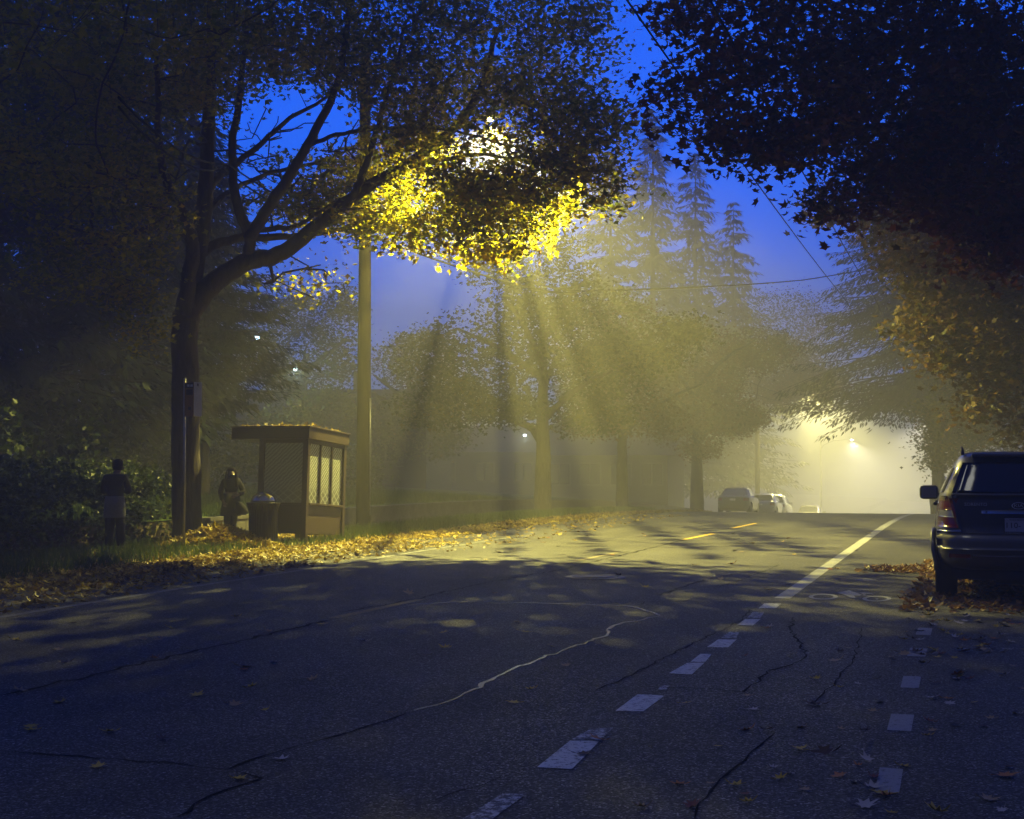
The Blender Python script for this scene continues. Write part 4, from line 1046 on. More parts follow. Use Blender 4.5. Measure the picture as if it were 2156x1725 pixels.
cable([at(1405, 735, 70), at(1500, 778, 74), at(1580, 805, 78), at(1650, 830, 84)], 0.05, 0.02, 'fainter upper cable among the foggy street trees', 'far faint cables')
cable([at(1835, 815, 80), at(1990, 822, 80)], 0.05, 0.03, 'short level cable in the haze left of the grey tree')
# small white lamps by the houses at the back
def porch_lamp(px, py, Y, power, col, label, r=0.05):
    p = at(px, py, Y); t = empty('porch_lamp', tuple(p), 0, label, 'lamp')
    a = MB(); a.box(-0.10, 0.10, -0.02, 0.10, 0.05, 0.13, None, 0.01); a.build('lamp_housing', M['dark_metal'], t)
    g = MB(); g.lathe([(0.0, -0.06), (0.07, -0.03), (0.08, 0.02), (0.05, 0.05)], 12); g.build('lamp_lens', mat_emit('porch_lens', col, 14.0), t)
    point('lamp_light', (0, -0.12, -0.10), col, power, r, t); return t
porch_lamp(1105, 917, 70, 220, (0.80, 0.93, 1.0), 'bluish white porch lamp beside the fork of the pale trunk')
porch_lamp(622, 778, 57.0, 260, (0.75, 1.0, 0.95), 'greenish white lamp showing through leaves above the shelter')
porch_lamp(541, 712, 44.5, 50, (0.55, 0.8, 1.0), 'small blue white lamp at the tip of the conifer boughs')
# ------------------------------------------------------------------ bus shelter
def mat_pane(name, c_lo, c_hi, trans, ax):
    """frosted film with a wave print that turns into scallops lower down"""
    m, N, L = new_mat(name)
    o = N.new('ShaderNodeOutputMaterial'); p = N.new('ShaderNodeBsdfPrincipled'); tr = N.new('ShaderNodeBsdfTranslucent'); tp = N.new('ShaderNodeBsdfTransparent')
    tc = N.new('ShaderNodeTexCoord')
    mp = N.new('ShaderNodeMapping'); mp.inputs['Rotation'].default_value = (R(-42), 0, 0)
    sx = N.new('ShaderNodeSeparateXYZ'); L.new(tc.outputs['Object'], sx.inputs[0]); cx = N.new('ShaderNodeCombineXYZ'); L.new(sx.outputs[ax], cx.inputs['Y']); L.new(sx.outputs['Z'], cx.inputs['Z'])
    L.new(cx.outputs[0], mp.inputs['Vector'])
    w = N.new('ShaderNodeTexWave'); w.bands_direction = 'Z'; w.inputs['Scale'].default_value = 5.2; w.inputs['Distortion'].default_value = 3.2; w.inputs['Detail'].default_value = 1.5; w.inputs['Detail Scale'].default_value = 1.6
    L.new(mp.outputs[0], w.inputs['Vector'])
    # scallops: two crossing sine bands
    sp = N.new('ShaderNodeSeparateXYZ'); L.new(tc.outputs['Object'], sp.inputs[0])
    def sine(a, b):
        ad = N.new('ShaderNodeMath'); ad.operation = 'MULTIPLY'; ad.inputs[1].default_value = a; L.new(sp.outputs[ax], ad.inputs[0])
        md = N.new('ShaderNodeMath'); md.operation = 'MULTIPLY_ADD'; md.inputs[1].default_value = b; L.new(sp.outputs['Z'], md.inputs[0]); L.new(ad.outputs[0], md.inputs[2])
        s = N.new('ShaderNodeMath'); s.operation = 'SINE'; L.new(md.outputs[0], s.inputs[0]); q = N.new('ShaderNodeMath'); q.operation = 'ABSOLUTE'; L.new(s.outputs[0], q.inputs[0]); return q
    s1, s2 = sine(15, 20), sine(-15, 20)
    mn = N.new('ShaderNodeMath'); mn.operation = 'MINIMUM'; L.new(s1.outputs[0], mn.inputs[0]); L.new(s2.outputs[0], mn.inputs[1])
    iv = ramp(N, L, mn.outputs[0], [(0.0, 1.0), (0.35, 0.25)])
    fz = N.new('ShaderNodeMapRange'); fz.inputs['From Min'].default_value = 1.02; fz.inputs['From Max'].default_value = 1.20; L.new(sp.outputs['Z'], fz.inputs['Value'])
    mx = N.new('ShaderNodeMix'); mx.data_type = 'FLOAT'; L.new(fz.outputs[0], mx.inputs[0]); L.new(iv.outputs[0], mx.inputs[2]); L.new(w.outputs['Fac'], mx.inputs[3])
    r = ramp(N, L, mx.outputs[0], [(0.2, c_lo), (0.8, c_hi)])
    L.new(r.outputs[0], p.inputs['Base Color']); L.new(r.outputs[0], tr.inputs[0]); p.inputs['Roughness'].default_value = 0.35
    b = N.new('ShaderNodeBump'); b.inputs['Strength'].default_value = 0.25; b.inputs['Distance'].default_value = 0.02; L.new(mx.outputs[0], b.inputs['Height']); L.new(b.outputs[0], p.inputs['Normal'])
    m1 = N.new('ShaderNodeMixShader'); m1.inputs[0].default_value = 0.5; L.new(p.outputs[0], m1.inputs[1]); L.new(tr.outputs[0], m1.inputs[2])
    m2 = N.new('ShaderNodeMixShader'); m2.inputs[0].default_value = trans; L.new(m1.outputs[0], m2.inputs[1]); L.new(tp.outputs[0], m2.inputs[2])
    L.new(m2.outputs[0], o.inputs[0]); return m
M['pane'] = mat_pane('frosted_pane', (0.25, 0.26, 0.24), (0.94, 0.96, 0.90), 0.12, 'Y')
M['pane_end'] = mat_pane('frosted_pane_shaded', (0.32, 0.34, 0.30), (0.50, 0.53, 0.46), 0.35, 'X')  # same frosted film, with the shade of the ends put into duller colour
# local frame: x across the road (towards it), y along the road, z up; near road-side corner at the origin
SH = gnd(642, 1150)
TILT = R(-3.6)
sh = empty('bus_shelter', (SH.x, SH.y, 0.0), 0, 'small brown bus shelter with three frosted panes facing the street', 'bus shelter', rot=(TILT, 0, -TH))
DY = 1.80; DX = 0.95; RX = 1.66     # street side length, end panel width, roof width
def shbox(name, x0, x1, y0, y1, z0, z1, mat=None, bev=0.006, par=None):
    b = MB(); b.box(x0, x1, y0, y1, z0, z1, None, bev); return b.build(name, mat or M['shelter'], par or sh)
for (x, y, zl) in ((0, 0, -0.02), (0, DY, 0.07), (-DX, 0, -0.02), (-DX, DY, 0.07)):
    w = 0.055
    shbox('post', x - w * 2, x, y if y == 0 else y - 2 * w, y + 2 * w if y == 0 else y, zl, 2.08)
shbox('leg', -0.06, -0.02, 0.95, 1.02, 0.03, 0.24)
rf = shbox('roof', -RX, 0.03, -0.04, DY + 0.04, 2.075, 2.30, None, 0.008)
shbox('roof_edge', -RX - 0.02, 0.05, -0.06, DY + 0.06, 2.30, 2.325, None, 0.006, rf)
# street side
shbox('lower_panel', -0.075, -0.035, 0.113, DY - 0.113, 0.235, 0.80)
shbox('sill', -0.09, 0.012, 0.113, DY - 0.113, 0.80, 0.84)
shbox('head_rail', -0.085, -0.02, 0.113, DY - 0.113, 2.00, 2.074)
yw = (DY - 0.226) / 3
for k in range(3):
    y0 = 0.113 + k * yw
    if k: shbox('mullion', -0.085, -0.015, y0 - 0.025, y0 + 0.025, 0.841, 1.999)
    w = shbox('window_pane', -0.058, -0.050, y0 + (0.027 if k else 0.002), y0 + yw - (0.027 if k < 2 else 0.002), 0.842, 1.998, M['pane'], 0)
# near end panel and far end panel
for y in (0.035, DY - 0.075):
    shbox('lower_panel', -DX + 0.002, -0.113, y, y + 0.04, 0.235, 0.80)
    shbox('sill', -DX + 0.002, -0.113, y - 0.012, y + 0.052, 0.80, 0.835)
    shbox('window_pane', -DX + 0.002, -0.113, y + 0.014, y + 0.022, 0.837, 1.999, M['pane_end'], 0)
    shbox('head_rail', -DX + 0.002, -0.113, y - 0.01, y + 0.05, 2.0, 2.074)
shbox('bench', -0.45, -0.12, 0.25, DY - 0.25, 0.42, 0.47)
for y in (0.4, DY - 0.45): shbox('bench_bracket', -0.42, -0.078, y, y + 0.05, 0.36, 0.418)
# leaves lying on the roof
rng = np.random.default_rng(7); n = 260
P = np.stack([rng.uniform(-RX, 0.02, n), rng.uniform(-0.04, DY, n), 2.335 + rng.uniform(0, 0.03, n)], 1)
Mt = sh.matrix_basis
Pw = np.array([tuple(Matrix.LocRotScale(sh.location, sh.rotation_euler, None) @ Vector(p)) for p in P])
scatter('fallen_leaves', LEAF3, Pw, rand_rot(n, rng, 0.5, 0.0), 0.10 * rng.uniform(0.6, 1.3, n), np.clip(rng.normal(0.5, 0.25, n), 0, 1), M['litter'])
# ------------------------------------------------------------------ litter bin with slatted sides
lb = gnd(554, 1153)
bn = empty('litter_bin', (lb.x, lb.y, 0), 0, 'dark slatted litter bin with domed steel lid in front of the shelter', 'litter bin')
b = MB(); b.lathe([(0.255, 0.0), (0.255, 0.80), (0.24, 0.80), (0.24, 0.02)], 28); b.build('liner', M['trim'], bn)
b = MB()
for k in range(32):
    Mk = Matrix.Rotation(2 * PI * k / 32, 4, 'Z')
    V = [(0.27, -0.018, 0.02), (0.27, 0.018, 0.02), (0.275, 0.018, 0.70), (0.275, -0.018, 0.70), (0.315, -0.02, 0.83), (0.315, 0.02, 0.83),
         (0.258, -0.018, 0.02), (0.258, 0.018, 0.02), (0.263, 0.018, 0.70), (0.263, -0.018, 0.70), (0.303, -0.02, 0.83), (0.303, 0.02, 0.83)]
    b.add([Mk @ Vector(p) for p in V], [(0, 1, 2, 3), (3, 2, 5, 4), (7, 6, 9, 8), (8, 9, 10, 11), (0, 3, 9, 6), (1, 7, 8, 2), (3, 4, 10, 9), (2, 8, 11, 5), (4, 5, 11, 10)])
b.build('slats', M['dark_metal'], bn, 'stuff')
for z, r_ in ((0.06, 0.262), (0.44, 0.262)):
    b = MB(); b.lathe([(r_, z), (r_ + 0.004, z), (r_ + 0.004, z + 0.03), (r_, z + 0.03)], 28); b.build('band', M['dark_metal'], bn)
b = MB(); b.lathe([(0.24, 0.83), (0.325, 0.83), (0.325, 0.852), (0.24, 0.853)], 28); b.build('rim', M['dark_metal'], bn)
b = MB(); b.lathe([(0.245, 0.855), (0.235, 0.90), (0.20, 0.97), (0.13, 1.03), (0.06, 1.055), (0.0, 1.06)], 28); b.build('dome_lid', M['steel'], bn)
# ------------------------------------------------------------------ bus stop sign
sp_ = gnd(387, 1165)
ss = empty('bus_stop_sign', (sp_.x, sp_.y, 0), -0.02, 'slim bus stop pole with folded two panel sign before the big maple', 'bus stop sign')
b = MB(); b.tube([(0, 0, -0.2), (-0.012, 0, 3.1)], 0.022, 10); b.build('pole', M['galv'], ss)
def flag(name, a, c, z0, z1, mat, par=ss, off=0.0, th=0.006):
    a = Vector(a); c = Vector(c); d = (c - a).normalized(); nrm = Vector((d.y, -d.x, 0)); bb = MB(); V = []
    for q in (a, c):
        for z in (z0, z1):
            for t in (off, off + th): p = q + nrm * t; V.append((p.x, p.y, z))
    bb.add(V, [(0, 2, 3, 1), (4, 5, 7, 6), (0, 1, 5, 4), (2, 6, 7, 3), (0, 4, 6, 2), (1, 3, 7, 5)]); return bb.build(name, mat, par)
f1 = flag('schedule_panel', (0.0, -0.03, 0), (0.165, -0.055, 0), 2.42, 3.03, M['sign_brown'])
f2 = flag('sign_panel', (0.168, -0.055, 0), (0.29, 0.03, 0), 2.42, 3.03, M['sign_white'])
flag('header', (0.004, -0.0306, 0), (0.16, -0.0545, 0), 2.92, 3.02, M['sign_dark'], f1, 0.007, 0.003)
flag('route_box', (0.03, -0.0346, 0), (0.15, -0.0525, 0), 2.80, 2.90, M['sign_dark'], f1, 0.007, 0.003)
for k in (0.045, 0.105): flag('route_mark', (k, -0.03 - 0.15 * k, 0), (k + 0.045, -0.03 - 0.15 * (k + 0.045), 0), 2.945, 2.985, M['sign_white'], f1, 0.011, 0.002)
flag('seal', (0.065, -0.0398, 0), (0.12, -0.048, 0), 2.535, 2.59, M['ink'], f1, 0.007, 0.003)
flag('sign_mark', (0.215, -0.022, 0), (0.235, -0.008, 0), 2.955, 3.005, M['ink'], f2, 0.007, 0.003)
# ------------------------------------------------------------------ houses and fence at the back
def house(px, Y, w, d, hw, hr, rz, label, nwin=4, wmat=None):
    p = px_base(px, Y); t = empty('house', tuple(p), rz, label, 'house')
    b = MB(); b.box(-w / 2, w / 2, 0, d, -0.5, hw); b.build('wall', wmat or M['house_wall'], t)
    b = MB(); e = 0.45
    V = [(-w / 2 - e, -e, hw + 0.01), (w / 2 + e, -e, hw + 0.01), (w / 2 + e, d + e, hw + 0.01), (-w / 2 - e, d + e, hw + 0.01), (-w / 2 - e, d / 2, hw + hr), (w / 2 + e, d / 2, hw + hr)]
    b.add(V, [(0, 1, 5, 4), (2, 3, 4, 5), (0, 4, 3), (1, 2, 5), (3, 2, 1, 0)]); rf_ = b.build('roof', M['house_roof'], t)
    b = MB(); b.box(w * 0.22, w * 0.22 + 0.7, d / 2 - 0.3, d / 2 + 0.3, hw + hr * 0.5, hw + hr + 0.9); b.build('chimney', M['concrete'], rf_)
    for k in range(nwin):
        x = -w / 2 + (k + 0.5) * w / nwin
        b = MB(); b.box(x - 0.62, x + 0.62, -0.05, -0.003, 0.9, 2.2); f = b.build('window', M['frame_pale'], t)
        for s in (-1, 1):
            b = MB(); b.box(x + (0.04 if s > 0 else -0.55), x + (0.55 if s > 0 else -0.04), -0.075, -0.052, 0.98, 2.12); b.build('pane', M['win_dark'], f)
    b = MB(); b.box(-0.5, 0.5, -0.06, -0.004, 0.0, 2.05); 
    return t
house(1275, 80, 7, 7, 2.6, 1.9, -0.25, 'low dim house behind the row of street trees')
house(560, 66, 15, 8, 2.9, 1.6, -0.1, 'dark blue house wall behind the lawn left of the utility pole')
house(980, 90, 10, 8, 2.8, 1.8, -0.2, 'dim house beyond the porch lamp and the pale trunk')
p = px_base(462, 55); fn = empty('board_fence', tuple(p), 0.1, 'short pale board fence catching blue light left of the shelter roof', 'fence')
for k in range(9):
    x = -0.95 + k * 0.19
    b = MB(); b.box(x, x + 0.165, 0, 0.025, 0.05, 2.0 + 0.01 * math.sin(k * 3)); b.build('board', M['fence_wood'], fn)
for z in (0.4, 1.6):
    b = MB(); b.box(-0.97, 0.78, 0.028, 0.075, z, z + 0.09); b.build('rail', M['fence_wood'], fn)
# ------------------------------------------------------------------ cars
class Shell:
    """car skin: for each height z a rounded plan outline; x to the right, y forward, rear at y = 0"""
    def __init__(self, lv, n=7.0):
        self.z = [l[0] for l in lv]; self.w = [l[1] for l in lv]; self.yr = [l[2] for l in lv]; self.yf = [l[3] for l in lv]; self.n = n
    def ip(self, A, z): return float(np.interp(z, self.z, A))
    def rear(self, x, z, off=0.0):
        w = self.ip(self.w, z); a = self.ip(self.yr, z); b = self.ip(self.yf, z); hl = (b - a) / 2; q = min(1.0, abs(x) / w)
        return Vector((x, (a + b) / 2 - hl * (1 - q ** self.n) ** (1 / self.n) - off, z))
    def front(self, x, z, off=0.0):
        w = self.ip(self.w, z); a = self.ip(self.yr, z); b = self.ip(self.yf, z); hl = (b - a) / 2; q = min(1.0, abs(x) / w)
        return Vector((x, (a + b) / 2 + hl * (1 - q ** self.n) ** (1 / self.n) + off, z))
    def side(self, y, z, s, off=0.0):
        w = self.ip(self.w, z); a = self.ip(self.yr, z); b = self.ip(self.yf, z); hl = (b - a) / 2; q = min(1.0, abs(y - (a + b) / 2) / hl)
        return Vector((s * (w * (1 - q ** self.n) ** (1 / self.n) + off), y, z))
    def contour(self, z, N=72):
        w = self.ip(self.w, z); a = self.ip(self.yr, z); b = self.ip(self.yf, z); P = []
        for k in range(N):
            t = 2 * PI * (k + 0.5) / N; c, s = math.cos(t), math.sin(t); m = (abs(c) ** self.n + abs(s) ** self.n) ** (-1 / self.n)
            P.append(Vector((w * c * m, (a + b) / 2 + (b - a) / 2 * s * m, z)))
        return P
    def body(self, name, mat, par, arches=(), N=96):
        zs = []
        for i in range(len(self.z) - 1):
            k = max(1, int((self.z[i + 1] - self.z[i]) / 0.05))
            zs += [self.z[i] + (self.z[i + 1] - self.z[i]) * j / k for j in range(k)]
        zs.append(self.z[-1]); V = []; F = []
        for z in zs: V += self.contour(z, N)
        for i in range(len(zs) - 1):
            for k in range(N):
                q = (i * N + k, i * N + (k + 1) % N, (i + 1) * N + (k + 1) % N, (i + 1) * N + k)
                c = (V[q[0]] + V[q[2]]) / 2
                if any((c.y - ay) ** 2 + (c.z - az) ** 2 < ar * ar and abs(c.x) > 0.5 for (ay, az, ar) in arches): continue
                F.append(q)
        F.append(tuple((len(zs) - 1) * N + k for k in range(N))); F.append(tuple(range(N - 1, -1, -1)))
        mb = MB(); mb.add(V, F, True); return mb.build(name, mat, par)
    def patch(self, name, which, lo, hi, z0, z1, off, mat, par, nu=10, nz=8, lo1=None, hi1=None, s=1, th=0.012):
        """a piece lying on the skin; its outline narrows from lo..hi at z0 to lo1..hi1 at z1"""
        lo1 = lo if lo1 is None else lo1; hi1 = hi if hi1 is None else hi1; V = []; F = []
        for d in (off, off - th):
            for j in range(nz + 1):
                t = j / nz; z = z0 + (z1 - z0) * t; a = lo + (lo1 - lo) * t; b = hi + (hi1 - hi) * t
                for i in range(nu + 1):
                    q = a + (b - a) * i / nu
                    V.append(self.rear(q, z, d) if which == 'rear' else self.front(q, z, d) if which == 'front' else self.side(q, z, s, d))
        W = nu + 1; K = W * (nz + 1)
        for j in range(nz):
            for i in range(nu): F.append((j * W + i, j * W + i + 1, (j + 1) * W + i + 1, (j + 1) * W + i))
        rim = [i for i in range(W)] + [j * W + nu for j in range(1, nz + 1)] + [nz * W + i for i in range(nu - 1, -1, -1)] + [j * W for j in range(nz - 1, 0, -1)]
        for i in range(len(rim)): F.append((rim[i], rim[(i + 1) % len(rim)], rim[(i + 1) % len(rim)] + K, rim[i] + K))
        mb = MB(); mb.add(V, F, False); o = mb.build(name, mat, par)
        o.data.polygons.foreach_set('use_smooth', [i < nu * nz for i in range(len(o.data.polygons))]); return o
def wheel(par, x, y, r, w, side):
    Mw = Matrix.Translation((x, y, r)) @ Matrix.Rotation(R(90) * side, 4, 'Y')
    b = MB(); b.lathe([(r * 0.62, -w / 2), (r * 0.90, -w / 2), (r * 0.985, -w * 0.40), (r, -w * 0.3), (r, w * 0.3), (r * 0.985, w * 0.40), (r * 0.90, w / 2), (r * 0.62, w / 2)], 32, Mw)
    t = b.build('wheel', M['tyre'], par)
    b = MB(); b.lathe([(0.0, w * 0.36), (r * 0.12, w * 0.40), (r * 0.16, w * 0.34), (r * 0.55, w * 0.40), (r * 0.63, w * 0.49), (r * 0.63, w * 0.2)], 24, Mw); b.build('rim', M['galv'], t)
    return t
# --- dark sport utility car parked at the right, seen from behind
SUV_LV = [(0.36, 0.80, 0.16, 4.40), (0.42, 0.90, 0.03, 4.52), (0.55, 0.935, -0.02, 4.57), (0.72, 0.945, 0.00, 4.55), (0.80, 0.935, 0.09, 4.50), (0.95, 0.925, 0.12, 4.40), (1.08, 0.905, 0.15, 4.05), (1.19, 0.885, 0.19, 3.40),
          (1.24, 0.86, 0.22, 3.25), (1.40, 0.785, 0.34, 2.95), (1.55, 0.715, 0.47, 2.65), (1.64, 0.66, 0.55, 2.40), (1.69, 0.60, 0.68, 2.20), (1.715, 0.50, 0.9, 2.0)]
suv = Shell(SUV_LV, 5.4)
ps = at(2148, 1250, 16.0); SU, SV = to_road(ps.x, ps.y)
sv = empty('parked_car', tuple(rd(SU, SV)), -TH, 'dark sport utility car parked close at the right edge, seen from behind', 'car')
arches = [(0.92, 0.37, 0.41), (3.62, 0.37, 0.41)]
bd = suv.body('body', M['paint_dark'], sv, arches)
b = MB(); b.box(-0.72, 0.72, 0.35, 4.2, 0.24, 0.365); b.build('underbody', M['trim'], sv)
b = MB(); b.tube([(-0.25, 0.30, 0.30), (0.4, 0.26, 0.29)], 0.10, 12); b.build('exhaust_box', M['trim'], sv)
for (x, y, s) in ((-0.80, 0.92, -1), (0.80, 0.92, 1), (-0.80, 3.62, -1), (0.80, 3.62, 1)): wheel(sv, x, y, 0.365, 0.245, s)
suv.patch('tailgate', 'rear', -0.60, 0.60, 0.665, 1.215, 0.008, M['paint_black'], sv, lo1=-0.73, hi1=0.73, nu=16)
rw = suv.patch('rear_window', 'rear', -0.72, 0.72, 1.235, 1.585, 0.006, M['car_glass'], sv, lo1=-0.60, hi1=0.60, nu=16, nz=10)
wp = MB(); wp.tube([suv.rear(0.02, 1.28, 0.03), suv.rear(0.25, 1.27, 0.03), suv.rear(0.46, 1.29, 0.03)], 0.009, 6); wp.build('wiper', M['trim'], rw)
for s in (-1, 1):
    a, c, a1, c1 = (0.66, 0.905, 0.74, 0.885)
    def P_(n, z0, z1, mat, par, off, l0=a, h0=c, l1=a1, h1=c1, which='rear'):
        return suv.patch(n, which, *( (l0, h0) if s > 0 else (-h0, -l0) ), z0, z1, off, mat, par, nu=8, nz=5, lo1=(l1 if s > 0 else -h1), hi1=(h1 if s > 0 else -l1))
    tl = P_('tail_light', 0.835, 1.195, M['red_lens'], sv, 0.016, 0.655, 0.922, 0.765, 0.882)
    P_('reversing_lens', 0.955, 1.035, M['clear_lens'], tl, 0.020, 0.700, 0.918, 0.722, 0.908)
    P_('indicator_lens', 1.036, 1.066, M['amber_lens'], tl, 0.020, 0.722, 0.80, 0.73, 0.80)
    suv.patch('tail_light', 'side', 0.20, 0.36, 0.84, 1.17, 0.006, M['red_lens'], sv, s=s, nu=5, nz=5)
    P_('reflector', 0.50, 0.545, M['red_lens'], sv, 0.012, 0.52, 0.76, 0.52, 0.76)
    suv.patch('side_window', 'side', 0.55, 1.25, 1.235, 1.52, 0.006, M['car_glass'], sv, s=s, nu=8, lo1=0.72)
    suv.patch('side_window', 'side', 1.29, 2.05, 1.235, 1.55, 0.006, M['car_glass'], sv, s=s, nu=8)
    suv.patch('side_window', 'side', 2.09, 3.05, 1.235, 1.55, 0.006, M['car_glass'], sv, s=s, nu=8, hi1=2.62)
    suv.patch('door', 'side', 1.27, 2.18, 0.48, 1.20, 0.004, M['paint_dark'], sv, s=s, nu=8)
    suv.patch('door', 'side', 2.20, 3.30, 0.48, 1.20, 0.004, M['paint_dark'], sv, s=s, nu=8)
    for yy in (1.36, 2.30):
        hb = MB(); q = suv.side(yy, 1.08, s, 0.0); hb.box(min(q.x, q.x + s * 0.05), max(q.x, q.x + s * 0.05), yy, yy + 0.2, 1.06, 1.10, None, 0.012); hb.build('door_handle', M['trim'], sv)
    # mirror: housing with a glass, on a short stalk
    q = suv.side(2.95, 1.19, s, 0.0); mr = MB(); x0 = q.x + s * 0.07; x1 = q.x + s * 0.31
    mr.box(min(x0, x1), max(x0, x1), 2.90, 3.06, 1.10, 1.285, None, 0.045)
    mo = mr.build('mirror', M['trim'], sv)
    g = MB(); g.box(min(x0, x1) + 0.022, max(x0, x1) - 0.022, 2.892, 2.899, 1.122, 1.263); g.build('mirror_glass', mat_glass('mirror_glass', (0.30, 0.30, 0.31), 0.15), mo)
    g = MB(); g.box(min(q.x - s * 0.02, x0 + s * 0.02), max(q.x - s * 0.02, x0 + s * 0.02), 2.96, 3.03, 1.135, 1.18, None, 0.01); g.build('mirror_stalk', M['trim'], mo)
    # wheel arch flares
    for (ay, az, ar) in arches:
        fl = MB(); pts = [Vector((s * (suv.ip(suv.w, max(0.42, min(0.8, az + ar * math.sin(t)))) + 0.004), ay + ar * math.cos(t), az + ar * math.sin(t))) for t in np.linspace(-0.1, PI + 0.1, 18)]
        fl.tube(pts, 0.032, 6); fl.build('arch_flare', M['paint_dark'], sv)
    rr = MB(); rr.tube([(s * 0.60, 0.78, 1.685), (s * 0.605, 0.86, 1.745), (s * 0.615, 1.3, 1.765), (s * 0.615, 2.1, 1.75), (s * 0.60, 2.3, 1.70)], 0.018, 8); rr.build('roof_rail', M['trim'], sv)
sp = MB(); sp.box(-0.50, 0.50, 0.46, 0.76, 1.645, 1.69, None, 0.02); sp.build('rear_spoiler', M['paint_dark'], sv)
bp = suv.patch('bumper', 'rear', -0.90, 0.90, 0.60, 0.785, 0.045, M['paint_dark'], sv, nu=22, nz=5, th=0.05)
suv.patch('bumper_trim', 'rear', -0.50, 0.50, 0.525, 0.545, 0.012, M['galv'], sv, nu=12, nz=2)
suv.patch('bumper_step', 'rear', -0.88, -0.62, 0.795, 0.815, 0.045, M['steel'], sv, nu=8, nz=2, th=0.05)
suv.patch('chrome_strip', 'rear', -0.40, 0.40, 1.005, 1.045, 0.035, M['chrome'], sv, nu=12, nz=4, th=0.03)
RF = Matrix.Rotation(R(90), 4, 'X')
def back_text(name, s_, size, x, z, mat, par, off, width=None):
    q = suv.rear(x, z, off); return text_part(name, s_, size, mat, par, Matrix.Translation(q) @ RF, 0.003, width)
back_text('lettering', 'SORENTO', 0.052, -0.46, 1.105, M['badge'], sv, 0.020, 0.245)
ov = MB(); V = []; F = []
for k in range(28):
    t = 2 * PI * k / 28
    for q_ in (1.0, 0.86): V.append(suv.rear(0.075 * q_ * math.cos(t), 1.095 + 0.038 * q_ * math.sin(t), 0.024))
for k in range(28):
    j = (k + 1) % 28; F.append((2 * k, 2 * j, 2 * j + 1, 2 * k + 1))
ov.add(V, F); ov.build('badge', M['badge'], sv)
back_text('badge_lettering', 'KIA', 0.045, 0, 1.095, M['badge'], sv, 0.022, 0.095)
pl = MB(); q = suv.rear(0, 0.88, 0.03); pl.box(-0.152, 0.152, q.y - 0.004, q.y + 0.004, 0.805, 0.957); plo = pl.build('number_plate', M['plate'], sv)
pf = MB()
for bx in ((-0.162, -0.153, 0.79, 0.97), (0.153, 0.162, 0.79, 0.97), (-0.152, 0.152, 0.958, 0.97), (-0.152, 0.152, 0.775, 0.804)): pf.box(bx[0], bx[1], q.y - 0.007, q.y + 0.004, bx[2], bx[3])
pfo = pf.build('plate_frame', M['trim'], plo)
text_part('plate_number', '110-', 0.088, M['ink'], plo, Matrix.Translation((-0.065, q.y - 0.006, 0.872)) @ RF, 0.001, 0.15)
text_part('plate_state', 'WASHINGTON', 0.026, M['ink'], plo, Matrix.Translation((0, q.y - 0.006, 0.936)) @ RF, 0.001, 0.2)
text_part('frame_lettering', 'LEADING T', 0.026, M['plate'], pfo, Matrix.Translation((-0.05, q.y - 0.009, 0.789)) @ RF, 0.001, 0.20)
# --- the other parked cars, smaller in the fog
SEDAN = [(0.22, 0.78, 0.12, 4.42), (0.32, 0.87, 0.02, 4.52), (0.55, 0.90, 0.0, 4.55), (0.75, 0.895, 0.03, 4.45), (0.90, 0.875, 0.08, 4.1), (0.95, 0.85, 0.30, 3.55), (1.02, 0.81, 0.42, 3.35), (1.20, 0.73, 0.78, 2.95), (1.36, 0.64, 1.15, 2.55), (1.43, 0.55, 1.45, 2.30), (1.45, 0.45, 1.6, 2.2)]
TALL = [(0.30, 0.80, 0.12, 4.45), (0.40, 0.90, 0.02, 4.55), (0.70, 0.93, 0.0, 4.58), (0.95, 0.92, 0.06, 4.40), (1.08, 0.89, 0.12, 3.75), (1.12, 0.87, 0.15, 3.5), (1.35, 0.79, 0.30, 3.0), (1.55, 0.70, 0.45, 2.6), (1.66, 0.60, 0.65, 2.3), (1.69, 0.48, 0.9, 2.0)]
